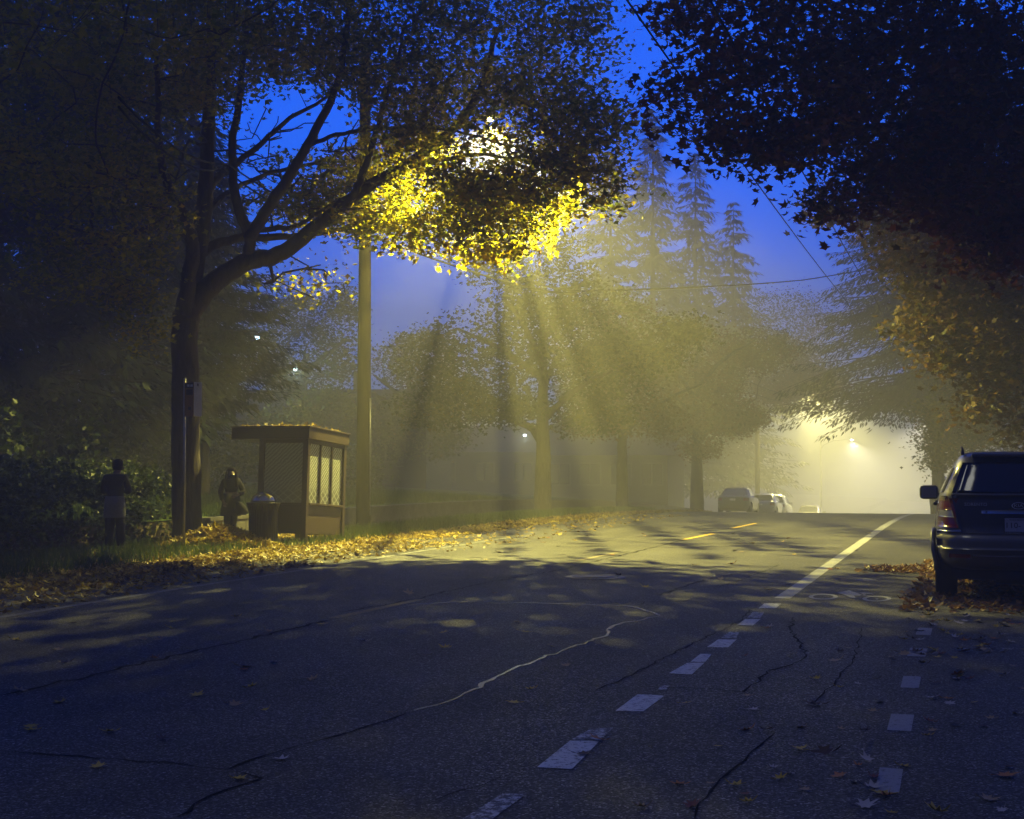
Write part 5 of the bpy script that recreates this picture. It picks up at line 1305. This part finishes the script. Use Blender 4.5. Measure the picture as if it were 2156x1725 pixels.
def far_car(u, v, lv, mat, label, group, flip=False, belt=0.95, top=1.34, rz=0.0):
    b = rd(u, v, zr(v)); sl = math.atan2(zr(v + 2) - zr(v - 2), 4.0)
    t = empty('parked_car', tuple(b), 0, label, 'car', group)
    t.rotation_euler = (Matrix.Rotation(-TH + rz + (PI if flip else 0), 3, 'Z') @ Matrix.Rotation(sl * (-1 if flip else 1), 3, 'X')).to_euler()
    s_ = Shell(lv, 5.5); s_.body('body', mat, t, [(0.85, 0.31, 0.36), (3.5, 0.31, 0.36)], 64)
    for (x, y, s) in ((-0.76, 0.85, -1), (0.76, 0.85, 1), (-0.76, 3.5, -1), (0.76, 3.5, 1)): wheel(t, x, y, 0.31, 0.2, s)
    w0 = s_.ip(s_.w, belt + 0.04) - 0.12; w1 = s_.ip(s_.w, top) - 0.10
    s_.patch('rear_window', 'rear', -w0, w0, belt + 0.04, top, 0.008, M['car_glass'], t, lo1=-w1, hi1=w1)
    s_.patch('windscreen', 'front', -w0, w0, belt + 0.06, top, 0.008, M['car_glass'], t, lo1=-w1, hi1=w1)
    for s in (-1, 1):
        s_.patch('side_window', 'side', 1.0, 1.95, belt + 0.03, top - 0.03, 0.006, M['car_glass'], t, s=s, lo1=1.35)
        s_.patch('side_window', 'side', 2.0, 3.0, belt + 0.03, top - 0.03, 0.006, M['car_glass'], t, s=s, hi1=2.55)
        a, c = 0.56, 0.80
        s_.patch('tail_light', 'rear', *((a, c) if s > 0 else (-c, -a)), belt - 0.25, belt - 0.08, 0.012, M['red_lens'], t, nu=5, nz=3)
        s_.patch('headlight', 'front', *((a, c) if s > 0 else (-c, -a)), belt - 0.27, belt - 0.12, 0.012, M['clear_lens'], t, nu=5, nz=3)
        q = s_.side(2.95 if lv is TALL else 2.9, belt + 0.05, s, 0); m_ = MB(); m_.box(min(q.x, q.x + s * 0.2), max(q.x, q.x + s * 0.2), 2.86, 2.98, belt + 0.03, belt + 0.17, None, 0.02); m_.build('mirror', mat, t)
    p_ = MB(); q = s_.rear(0, belt - 0.18, 0.012); p_.box(-0.15, 0.15, q.y - 0.004, q.y + 0.008, belt - 0.24, belt - 0.12); p_.build('number_plate', M['plate'], t)
    return t
def car_u(px, v):
    lo, hi = -25.0, 10.0
    for _ in range(40):
        m_ = (lo + hi) / 2; p = rd(m_, v)
        if 1078 + p.x / p.y * FPX < px: lo = m_
        else: hi = m_
    return lo
U_L = car_u(1541, 75)
far_car(U_L, 75, SEDAN, M['paint_dark'], 'dark hatchback parked nearest in the far row across the road', 'cars parked in the fog on the left', belt=0.95, top=1.36)
far_car(U_L + 0.25, 83.5, SEDAN, M['paint_silver'], 'pale car second in the far row, its roof edge bright', 'cars parked in the fog on the left', belt=0.95, top=1.36)
far_car(U_L - 0.1, 91, TALL, M['paint_white'], 'tall pale car third in the far row', 'cars parked in the fog on the left', belt=1.10, top=1.56)
far_car(U_L + 0.1, 111, TALL, M['paint_dark'], 'faintest car, last in the far row, almost lost in fog', 'cars parked in the fog on the left', belt=1.10, top=1.56)
far_car(-0.85, 66, TALL, M['paint_silver'], 'grey car showing beside the mirror of the dark parked car', None, belt=1.10, top=1.56)
# ------------------------------------------------------------------ people
def skin_mesh(name, J, E, mat, par, root, sub=2):
    """one continuous surface grown from joints J {name: (pos, rx, ry)} and edges E"""
    names = list(J); idx = {n: i for i, n in enumerate(names)}
    me = bpy.data.meshes.new(name); me.from_pydata([J[n][0] for n in names], [(idx[a], idx[b]) for a, b in E], []); me.update()
    o = bpy.data.objects.new(name, me); COL.objects.link(o); o.parent = par
    me.materials.append(mat)
    md = o.modifiers.new('skin', 'SKIN'); md.use_smooth_shade = True
    for i, n in enumerate(names):
        me.skin_vertices[0].data[i].radius = (J[n][1], J[n][2]); me.skin_vertices[0].data[i].use_root = (n == root)
    ms = o.modifiers.new('sub', 'SUBSURF'); ms.levels = sub; ms.render_levels = sub
    return o
def hand(J, E, wrist, w, d, side, s):
    """five bent fingers rooted in the palm; d = direction of the palm, side = towards the thumb"""
    d = Vector(d).normalized(); side = Vector(side).normalized(); nrm = d.cross(side); w = Vector(w)
    palm = w + d * 0.06 * s; J[wrist + '_palm'] = (tuple(palm), 0.034 * s, 0.018 * s); E.append((wrist, wrist + '_palm'))
    for k, ln in enumerate((0.070, 0.078, 0.072, 0.056)):
        q = palm + d * 0.03 * s + side * (0.026 - 0.0175 * k) * s; a = q + d * ln * 0.45 * s + nrm * 0.008 * s; b_ = a + (d * 0.6 + nrm * 0.8).normalized() * ln * 0.5 * s
        for i, p in enumerate((q, a, b_)): J['%s_f%d%d' % (wrist, k, i)] = (tuple(p), (0.0095 - 0.001 * i) * s, (0.0095 - 0.001 * i) * s)
        E.append((wrist + '_palm', '%s_f%d0' % (wrist, k))); E.append(('%s_f%d0' % (wrist, k), '%s_f%d1' % (wrist, k))); E.append(('%s_f%d1' % (wrist, k), '%s_f%d2' % (wrist, k)))
    q = w + d * 0.03 * s + side * 0.03 * s; a = q + (side + d).normalized() * 0.04 * s; b_ = a + (d + nrm * 0.5).normalized() * 0.03 * s
    for i, p in enumerate((q, a, b_)): J['%s_t%d' % (wrist, i)] = (tuple(p), 0.011 * s, 0.011 * s)
    E.append((wrist, wrist + '_t0')); E.append((wrist + '_t0', wrist + '_t1')); E.append((wrist + '_t1', wrist + '_t2'))
def figure(t, H, J, arms, legs, head_dir):
    """J: pelvis, spine, chest, neck, head; arms/legs give the joints of both sides"""
    E = [('pelvis', 'spine'), ('spine', 'chest'), ('chest', 'neck'), ('neck', 'head'), ('head', 'crown')]
    for s, (sh_, el, wr, hd, th) in arms.items():
        J['shoulder' + s] = (sh_, 0.058, 0.058); J['elbow' + s] = (el, 0.042, 0.042); J['wrist' + s] = (wr, 0.028, 0.026)
        E += [('chest', 'shoulder' + s), ('shoulder' + s, 'elbow' + s), ('elbow' + s, 'wrist' + s)]
        hand(J, E, 'wrist' + s, wr, hd, th, 0.95)
    for s, (hp, kn, an, toe) in legs.items():
        J['hip' + s] = (hp, 0.088, 0.09); J['knee' + s] = (kn, 0.056, 0.058); J['ankle' + s] = (an, 0.04, 0.042); J['toe' + s] = (toe, 0.036, 0.028)
        E += [('pelvis', 'hip' + s), ('hip' + s, 'knee' + s), ('knee' + s, 'ankle' + s), ('ankle' + s, 'toe' + s)]
    b_ = skin_mesh('body', J, E, M['skin'], t, 'pelvis')
    # face: nose, eyes, mouth, ears
    hc = Vector(J['head'][0]) + Vector((0, 0, 0.045)); f = Vector(head_dir).normalized(); r = Vector((f.y, -f.x, 0))
    def blob(name, p, rx, ry, rz, mat):
        bm_ = MB(); pr = [(math.sin(PI * k / 6), -math.cos(PI * k / 6)) for k in range(7)]
        bm_.lathe([(max(0.001, a), z) for a, z in pr], 10, Matrix.Translation(p) @ Matrix(((r.x, f.x, 0, 0), (r.y, f.y, 0, 0), (0, 0, 1, 0), (0, 0, 0, 1))) @ Matrix.Diagonal((rx, ry, rz, 1))); bm_.build(name, mat, t)
    blob('nose', hc + f * 0.092 + Vector((0, 0, -0.012)), 0.014, 0.018, 0.024, M['skin'])
    for s in (-1, 1):
        blob('eye', hc + f * 0.080 + r * 0.032 * s + Vector((0, 0, 0.012)), 0.013, 0.008, 0.008, M['ink'])
        blob('ear', hc + r * 0.080 * s + Vector((0, 0, -0.005)), 0.010, 0.022, 0.034, M['skin'])
    blob('mouth', hc + f * 0.084 + Vector((0, 0, -0.048)), 0.024, 0.008, 0.006, M['red_lens'])
    return b_
def tube_part(name, P, rr, mat, par, n=12, cap=True):
    mb = MB(); mb.tube(P, rr, n, cap); return mb.build(name, mat, par)
def oval_part(name, prof, mat, par, n=24, fold=0.0):
    """stacked ovals (cx, cy, z, rx, ry): hems, skirts, coat bodies"""
    V = []; F = []
    for (cx, cy_, z, rx, ry) in prof:
        for k in range(n):
            a = 2 * PI * k / n; q = 1 + fold * math.sin(a * 7 + z * 4); V.append((cx + rx * q * math.cos(a), cy_ + ry * q * math.sin(a), z))
    for i in range(len(prof) - 1):
        for k in range(n): F.append((i * n + k, i * n + (k + 1) % n, (i + 1) * n + (k + 1) % n, (i + 1) * n + k))
    F.append(tuple(range(n - 1, -1, -1))); F.append(tuple((len(prof) - 1) * n + k for k in range(n)))
    mb = MB(); mb.add(V, F, True); return mb.build(name, mat, par)
# person at the hedge, back to the camera, head turned to the street
p = at(241, 1158, 25.3); p.z = zg(p.x, p.y) + 0.01
man = empty('person', tuple(p), 0, 'person in dark jacket with pale shirt hem, back turned, standing before the ivy hedge', 'person')
J = {'pelvis': ((0, 0, 0.86), 0.135, 0.10), 'spine': ((0.0, 0, 1.02), 0.125, 0.095), 'chest': ((0.005, 0.01, 1.21), 0.155, 0.10), 'neck': ((0.02, 0.025, 1.37), 0.052, 0.052), 'head': ((0.035, 0.05, 1.46), 0.074, 0.082), 'crown': ((0.035, 0.045, 1.555), 0.062, 0.072)}
arms = {'_l': ((-0.165, 0.0, 1.30), (-0.225, 0.03, 1.05), (-0.06, 0.22, 1.04), (0.9, 0.4, 0.05), (0, 0.2, 1)), '_r': ((0.175, 0.0, 1.30), (0.245, 0.03, 1.06), (0.11, 0.23, 1.06), (-0.8, 0.5, 0.1), (0, 0.2, 1))}
legs = {'_l': ((-0.085, 0, 0.82), (-0.09, 0.02, 0.46), (-0.10, 0.0, 0.08), (-0.11, 0.14, 0.035)), '_r': ((0.085, 0, 0.82), (0.095, 0.02, 0.46), (0.10, 0.0, 0.08), (0.115, 0.14, 0.035))}
figure(man, 1.62, J, arms, legs, (0.85, 0.5, -0.1))
Jt = {'hem': ((0, 0, 0.93), 0.165, 0.13), 'waist': ((0, 0, 1.05), 0.155, 0.125), 'chest': ((0.005, 0.01, 1.22), 0.185, 0.13), 'collar': ((0.018, 0.02, 1.355), 0.075, 0.07)}
Et = [('hem', 'waist'), ('waist', 'chest'), ('chest', 'collar')]
for s in ('_l', '_r'):
    a = arms[s]; Jt['s' + s] = (a[0], 0.078, 0.078); Jt['e' + s] = (a[1], 0.066, 0.066); Jt['w' + s] = (tuple(Vector(a[1]).lerp(Vector(a[2]), 0.92)), 0.046, 0.046)
    Et += [('chest', 's' + s), ('s' + s, 'e' + s), ('e' + s, 'w' + s)]
skin_mesh('jacket', Jt, Et, M['cloth_dark'], man, 'hem')
oval_part('shirt_hem', [(0.0, 0.0, 0.60, 0.195, 0.155), (0, 0, 0.62, 0.197, 0.157), (0, 0, 0.80, 0.185, 0.15), (0, 0, 0.98, 0.17, 0.135)], M['cloth_grey'], man, fold=0.02)
for s in ('_l', '_r'):
    l = legs[s]
    tube_part('trouser_leg', [Vector(l[0]) - Vector((0, 0, 0.03)), Vector(l[1]), Vector(l[2]) + Vector((0, 0, 0.02))], [0.108, 0.085, 0.07], M['cloth_dark'], man)
    q = Vector(l[2]); sb = MB(); sb.box(q.x - 0.05, q.x + 0.05, q.y - 0.08, q.y + 0.19, 0.0, 0.09, None, 0.03); sb.build('shoe', M['trim'], man)
oval_part('hair', [(0.03, 0.035, 1.44, 0.074, 0.072), (0.028, 0.032, 1.50, 0.092, 0.088), (0.03, 0.035, 1.56, 0.094, 0.092), (0.033, 0.04, 1.61, 0.075, 0.08), (0.035, 0.045, 1.635, 0.035, 0.04)], M['hair_dark'], man, n=18, fold=0.03)
ph = MB(); ph.box(-0.01, 0.06, 0.33, 0.34, 1.02, 1.15, Matrix.Identity(4), 0.003); ph.build('phone', M['trim'], man)
# person by the shelter: long hair, coat, shoulder bag, facing the street
p = at(486, 1136, 29.6); p.z = zg(p.x, p.y) - 0.01
wo = empty('person', tuple(p), 0.25, 'person with long hair in dark coat, bag at the hip, beside the litter bin', 'person')
J = {'pelvis': ((0, 0, 0.80), 0.135, 0.10), 'spine': ((0.0, 0, 0.95), 0.115, 0.09), 'chest': ((0, 0, 1.13), 0.14, 0.10), 'neck': ((0, -0.01, 1.27), 0.045, 0.045), 'head': ((0.0, -0.03, 1.355), 0.070, 0.078), 'crown': ((0.0, -0.025, 1.445), 0.060, 0.068)}
arms = {'_l': ((-0.15, 0, 1.21), (-0.225, 0.0, 0.97), (-0.17, -0.12, 0.80), (0.35, -0.3, -0.9), (0.9, -0.3, 0)), '_r': ((0.15, 0, 1.21), (0.255, 0.0, 0.99), (0.13, -0.14, 0.93), (-0.75, -0.3, -0.3), (0, -0.2, 1))}
legs = {'_l': ((-0.075, 0, 0.77), (-0.075, -0.02, 0.43), (-0.06, 0.0, 0.075), (-0.08, -0.13, 0.03)), '_r': ((0.075, 0, 0.77), (0.055, -0.03, 0.43), (0.03, 0.0, 0.075), (0.05, -0.13, 0.03))}
figure(wo, 1.5, J, arms, legs, (0.12, -1.0, -0.05))
Jt = {'waist': ((0, 0, 0.92), 0.15, 0.12), 'chest': ((0, 0, 1.13), 0.17, 0.125), 'collar': ((0, -0.005, 1.25), 0.07, 0.065)}
Et = [('waist', 'chest'), ('chest', 'collar')]
for s in ('_l', '_r'):
    a = arms[s]; Jt['s' + s] = (a[0], 0.074, 0.074); Jt['e' + s] = (a[1], 0.064, 0.064); Jt['w' + s] = (tuple(Vector(a[1]).lerp(Vector(a[2]), 0.92)), 0.048, 0.048)
    Et += [('chest', 's' + s), ('s' + s, 'e' + s), ('e' + s, 'w' + s)]
skin_mesh('coat', Jt, Et, M['cloth_coat'], wo, 'waist')
oval_part('coat_skirt', [(-0.01, 0, 0.50, 0.215, 0.16), (-0.01, 0, 0.52, 0.217, 0.162), (0, 0, 0.74, 0.195, 0.15), (0, 0, 0.96, 0.158, 0.128)], M['cloth_coat'], wo, fold=0.03)
for s in ('_l', '_r'):
    l = legs[s]
    tube_part('trouser_leg', [Vector(l[0]) - Vector((0, 0, 0.03)), Vector(l[1]), Vector(l[2]) + Vector((0, 0, 0.03))], [0.098, 0.072, 0.058], M['cloth_dark'], wo)
    q = Vector(l[2]); sb = MB(); sb.box(q.x - 0.045, q.x + 0.045, q.y - 0.17, q.y + 0.07, 0.0, 0.08, None, 0.025); sb.build('shoe', M['trim'], wo)
oval_part('hair', [(0, 0.035, 1.13, 0.085, 0.055), (0, 0.03, 1.25, 0.105, 0.065), (0, 0.022, 1.38, 0.098, 0.068), (0, 0.0, 1.45, 0.090, 0.085), (0, -0.012, 1.49, 0.066, 0.075), (0, -0.015, 1.505, 0.03, 0.035)], M['hair_dark'], wo, n=18, fold=0.04)
for s in (-1, 1): tube_part('hair_lock', [(s * 0.070, -0.01, 1.46), (s * 0.098, -0.02, 1.36), (s * 0.105, -0.05, 1.22), (s * 0.10, -0.085, 1.10)], [0.026, 0.030, 0.032, 0.018], M['hair_dark'], wo, 8)
# bag carried on the arm
bag = empty('shoulder_bag', tuple(p + Vector((0.19, -0.05, 0))), 0.25, 'dark soft shoulder bag hanging at the hip of the long-haired person', 'bag')
oval_part('bag_body', [(0.0, 0, 0.52, 0.13, 0.05), (0.01, 0, 0.56, 0.165, 0.075), (0, 0, 0.66, 0.15, 0.08), (-0.03, 0, 0.76, 0.10, 0.05), (-0.04, 0, 0.79, 0.07, 0.03)], M['cloth_dark'], bag, fold=0.02)
tube_part('strap', [(-0.08, 0, 0.78), (-0.05, -0.02, 0.92), (0.02, 0.0, 1.0), (0.0, 0.03, 0.90), (0.01, 0.02, 0.78)], 0.010, M['cloth_dark'], bag, 6)
# ------------------------------------------------------------------ fallen leaves lying apart on the asphalt
def fallen_leaf_mesh(k, rr):
    """five-lobed leaf with stem, curled; about 30 triangles"""
    curl = (0.30, 0.75, 1.1, 0.55)[k % 4]; tw = (0.0, 0.3, -0.2, 0.5)[k % 4]
    rim = [(0, 0), (-0.30, -0.10), (-0.22, 0.10), (-0.58, 0.16), (-0.34, 0.36), (-0.46, 0.66), (-0.17, 0.52), (0, 1.0), (0.17, 0.52), (0.46, 0.66), (0.34, 0.36), (0.58, 0.16), (0.22, 0.10), (0.30, -0.10)]
    rim = [(x * rr.uniform(0.88, 1.12), y * rr.uniform(0.92, 1.08)) for x, y in rim]
    ctr = (0, 0.33)
    def bend(x, y):
        r = math.hypot(x, y - 0.33); return (x * (1 - 0.25 * curl), y, curl * (0.55 * r * r + tw * x * (y - 0.3)) + 0.03)
    V = [bend(*ctr)] + [bend(*p) for p in rim] + [bend((p[0] + ctr[0]) / 2, (p[1] + ctr[1]) / 2) for p in rim]
    n = len(rim); F = []
    for i in range(n):
        j = (i + 1) % n; F.append((0, 1 + n + i, 1 + n + j)); F.append((1 + n + i, 1 + i, 1 + j, 1 + n + j))
    b0 = len(V); V += [(-0.012, 0, 0.03), (0.012, 0, 0.03), (0.03, -0.35, 0.05 + 0.12 * curl), (0.05, -0.55, 0.10 + 0.3 * curl)]
    F += [(b0, b0 + 1, b0 + 2), (b0 + 1, b0 + 3, b0 + 2)]
    me = bpy.data.meshes.new('fallen_leaf'); me.from_pydata(V, [], F); me.polygons.foreach_set('use_smooth', [True] * len(F)); me.update(); return me
LEAF_COLS = {'yellow': ((0.55, 0.40, 0.03), (0.42, 0.28, 0.025)), 'tan': ((0.42, 0.30, 0.15), (0.30, 0.20, 0.09)), 'pale grey': ((0.50, 0.46, 0.42), (0.36, 0.32, 0.28)), 'orange': ((0.50, 0.20, 0.03), (0.35, 0.13, 0.025)), 'dark brown': ((0.09, 0.05, 0.03), (0.06, 0.035, 0.02)), 'reddish': ((0.22, 0.07, 0.04), (0.15, 0.05, 0.03))}
rr = random.Random(77); LM = {}
for cn, (c0, c1) in LEAF_COLS.items():
    mt = mat_surface('leaf_' + cn.replace(' ', '_'), c1, c0, 40, 0.6, bump=0.15, spec=0.3)
    for k in range(4):
        me = fallen_leaf_mesh(k, rr); me.materials.append(mt); LM[(cn, k)] = me
FORM = ('flat', 'curled', 'rolled', 'folded')
def near_what(px, py):
    if px > 1780 and py < 1400:
        row = 'just behind the bumper' if py < 1292 else 'in the scatter' if py < 1330 else 'at the scatter edge'
        return row + (' by the tyre' if px < 1985 else ' below the number plate' if px < 2080 else ' at the picture edge')
    if px > 1760:
        far = 'far' if py < 1470 else 'middle' if py < 1600 else 'nearest'
        return ('right of the %s faded parking dash' if px > 1925 else 'beside the %s faded parking dash') % far
    if px > 1330 and py > 1300: return 'right of white dashes' + (', bottom of picture' if py > 1560 else ', by the crack')
    if py < 1260: return 'on the lit road ' + ('by the verge' if px < 1250 else 'left of the white lane line' if px < 1600 else 'in the bicycle lane')
    if px < 760: return 'on the left lane, ' + ('above the long dark seam' if py < 1400 else 'below the long dark seam')
    return 'mid road left of the white dashes' + (', close to the shadow' if py < 1400 else '')
spots = []
for (px, py, cn, k, sz) in ((505, 1406, 'tan', 3, 0.15), (655, 1436, 'tan', 2, 0.12), (410, 1468, 'yellow', 0, 0.12), (130, 1482, 'yellow', 1, 0.13), (66, 1529, 'yellow', 0, 0.11), (75, 1540, 'yellow', 3, 0.10), (485, 1486, 'tan', 1, 0.11), (45, 1458, 'tan', 3, 0.14),
                            (590, 1603, 'pale grey', 3, 0.12), (1090, 1482, 'yellow', 0, 0.10), (1267, 1561, 'orange', 3, 0.12), (1437, 1483, 'yellow', 0, 0.09), (1714, 1431, 'yellow', 2, 0.08), (1690, 1582, 'yellow', 0, 0.10), (1438, 1655, 'orange', 3, 0.10), (1543, 1655, 'yellow', 1, 0.11),
                            (1357, 1703, 'tan', 2, 0.10), (1458, 1696, 'reddish', 2, 0.13), (1824, 1660, 'pale grey', 2, 0.12), (1827, 1606, 'pale grey', 1, 0.10), (1770, 1638, 'orange', 0, 0.10), (1895, 1615, 'yellow', 3, 0.10), (1872, 1675, 'yellow', 0, 0.11), (2105, 1637, 'orange', 0, 0.13), (1981, 1714, 'yellow', 2, 0.14), (2070, 1686, 'tan', 1, 0.11), (1812, 1702, 'pale grey', 3, 0.12),
                            (1954, 1299, 'yellow', 2, 0.19), (1610, 1325, 'reddish', 2, 0.12), (1620, 1323, 'pale grey', 2, 0.12), (1765, 1392, 'tan', 3, 0.13), (1726, 1487, 'dark brown', 3, 0.16), (1750, 1588, 'dark brown', 1, 0.16), (2013, 1424, 'orange', 3, 0.14), (1355, 1237, 'yellow', 1, 0.16), (1305, 1213, 'dark brown', 2, 0.2), (860, 1253, 'tan', 3, 0.18), (1545, 1188, 'orange', 2, 0.15)):
    spots.append((px, py, cn, k, sz))
cl = list(LEAF_COLS)
def add_rand(n, x0, x1, y0, y1, wts, s0, s1):
    for _ in range(n):
        spots.append((rr.uniform(x0, x1), rr.uniform(y0, y1), rr.choices(cl, wts)[0], rr.randrange(4), rr.uniform(s0, s1)))
add_rand(88, 1895, 2156, 1268, 1380, (4, 5, 7, 3, 4, 2), 0.07, 0.13)
add_rand(24, 1930, 2156, 1380, 1560, (4, 4, 5, 2, 4, 2), 0.07, 0.12)
add_rand(20, 1560, 1930, 1330, 1560, (3, 4, 3, 1, 4, 2), 0.06, 0.11)
add_rand(16, 1480, 2156, 1560, 1720, (3, 4, 3, 2, 4, 2), 0.06, 0.10)
add_rand(22, 0, 1200, 1300, 1420, (4, 4, 1, 2, 3, 1), 0.09, 0.13)
add_rand(10, 0, 1300, 1420, 1700, (4, 4, 2, 1, 3, 1), 0.07, 0.11)
add_rand(34, 1000, 1900, 1120, 1260, (4, 4, 1, 3, 4, 1), 0.11, 0.16)
rr = random.Random(5)
for (px, py, cn, k, sz) in spots:
    q = gnd(px, py); u, v = to_road(q.x, q.y)
    if u < U_ROAD_L or u > U_ROAD_R + 1.5: continue
    o = bpy.data.objects.new('fallen_leaf', LM[(cn, k)]); COL.objects.link(o)
    o.location = (q.x, q.y, zg(q.x, q.y) + 0.006); o.rotation_euler = (rr.gauss(0, 0.14), rr.gauss(0, 0.14), rr.uniform(0, 2 * PI)); o.scale = (sz * 0.85, sz * 0.85, sz * 0.85)
    tag(o, '%s%s %s leaf %s' % ('large ' if sz > 0.115 else 'small ' if sz < 0.085 else '', FORM[k], cn, near_what(px, py)), 'leaf', 'fallen leaves on the asphalt')
# the bright leaves below the lamp that can be told apart one by one
LMY = []
for k in range(3):
    me = fallen_leaf_mesh(k, rr); me.materials.append(M['leaf_yellow']); face_attr(me, 'tint', [0.55 + 0.15 * k] * len(me.polygons)); LMY.append(me)
cp = np.array(_P0); wp_ = cp + np.array(tuple(maple.location))
pxs = 1078 + wp_[:, 0] / wp_[:, 1] * FPX; pys = 980 - (wp_[:, 2] - CAM_H) / wp_[:, 1] * FPX
sel = np.where((pxs > 780) & (pxs < 1240) & (pys > 430) & (pys < 600) & (wp_[:, 1] < 31))[0]
sel = sel[np.argsort(-pys[sel])][:600:3][:200]
for i in sel:
    o = bpy.data.objects.new('leaf', LMY[rr.randrange(3)]); COL.objects.link(o); o.parent = maple_crown
    o.location = tuple(cp[i] + np.array((rr.gauss(0, 0.05), -0.04, -0.03))); s_ = rr.uniform(0.10, 0.16); o.scale = (s_, s_, s_)
    o.rotation_euler = (rr.uniform(-2.2, -0.6), rr.gauss(0, 0.5), rr.uniform(0, 2 * PI))
# ------------------------------------------------------------------ fog
b = MB(); b.box(-190, 300, -75, 320, zr(200) - 1.5, 36)
haze = b.build('haze', None, None, 'stuff')
m, N, Lk = new_mat('fog_air')
o = N.new('ShaderNodeOutputMaterial'); pv = N.new('ShaderNodeVolumePrincipled')
pv.inputs['Color'].default_value = (0.97, 0.96, 0.92, 1)
pv.inputs['Density'].default_value = FOG
pv.inputs['Anisotropy'].default_value = 0.0
Lk.new(pv.outputs[0], o.inputs['Volume'])
haze.data.materials.append(m)
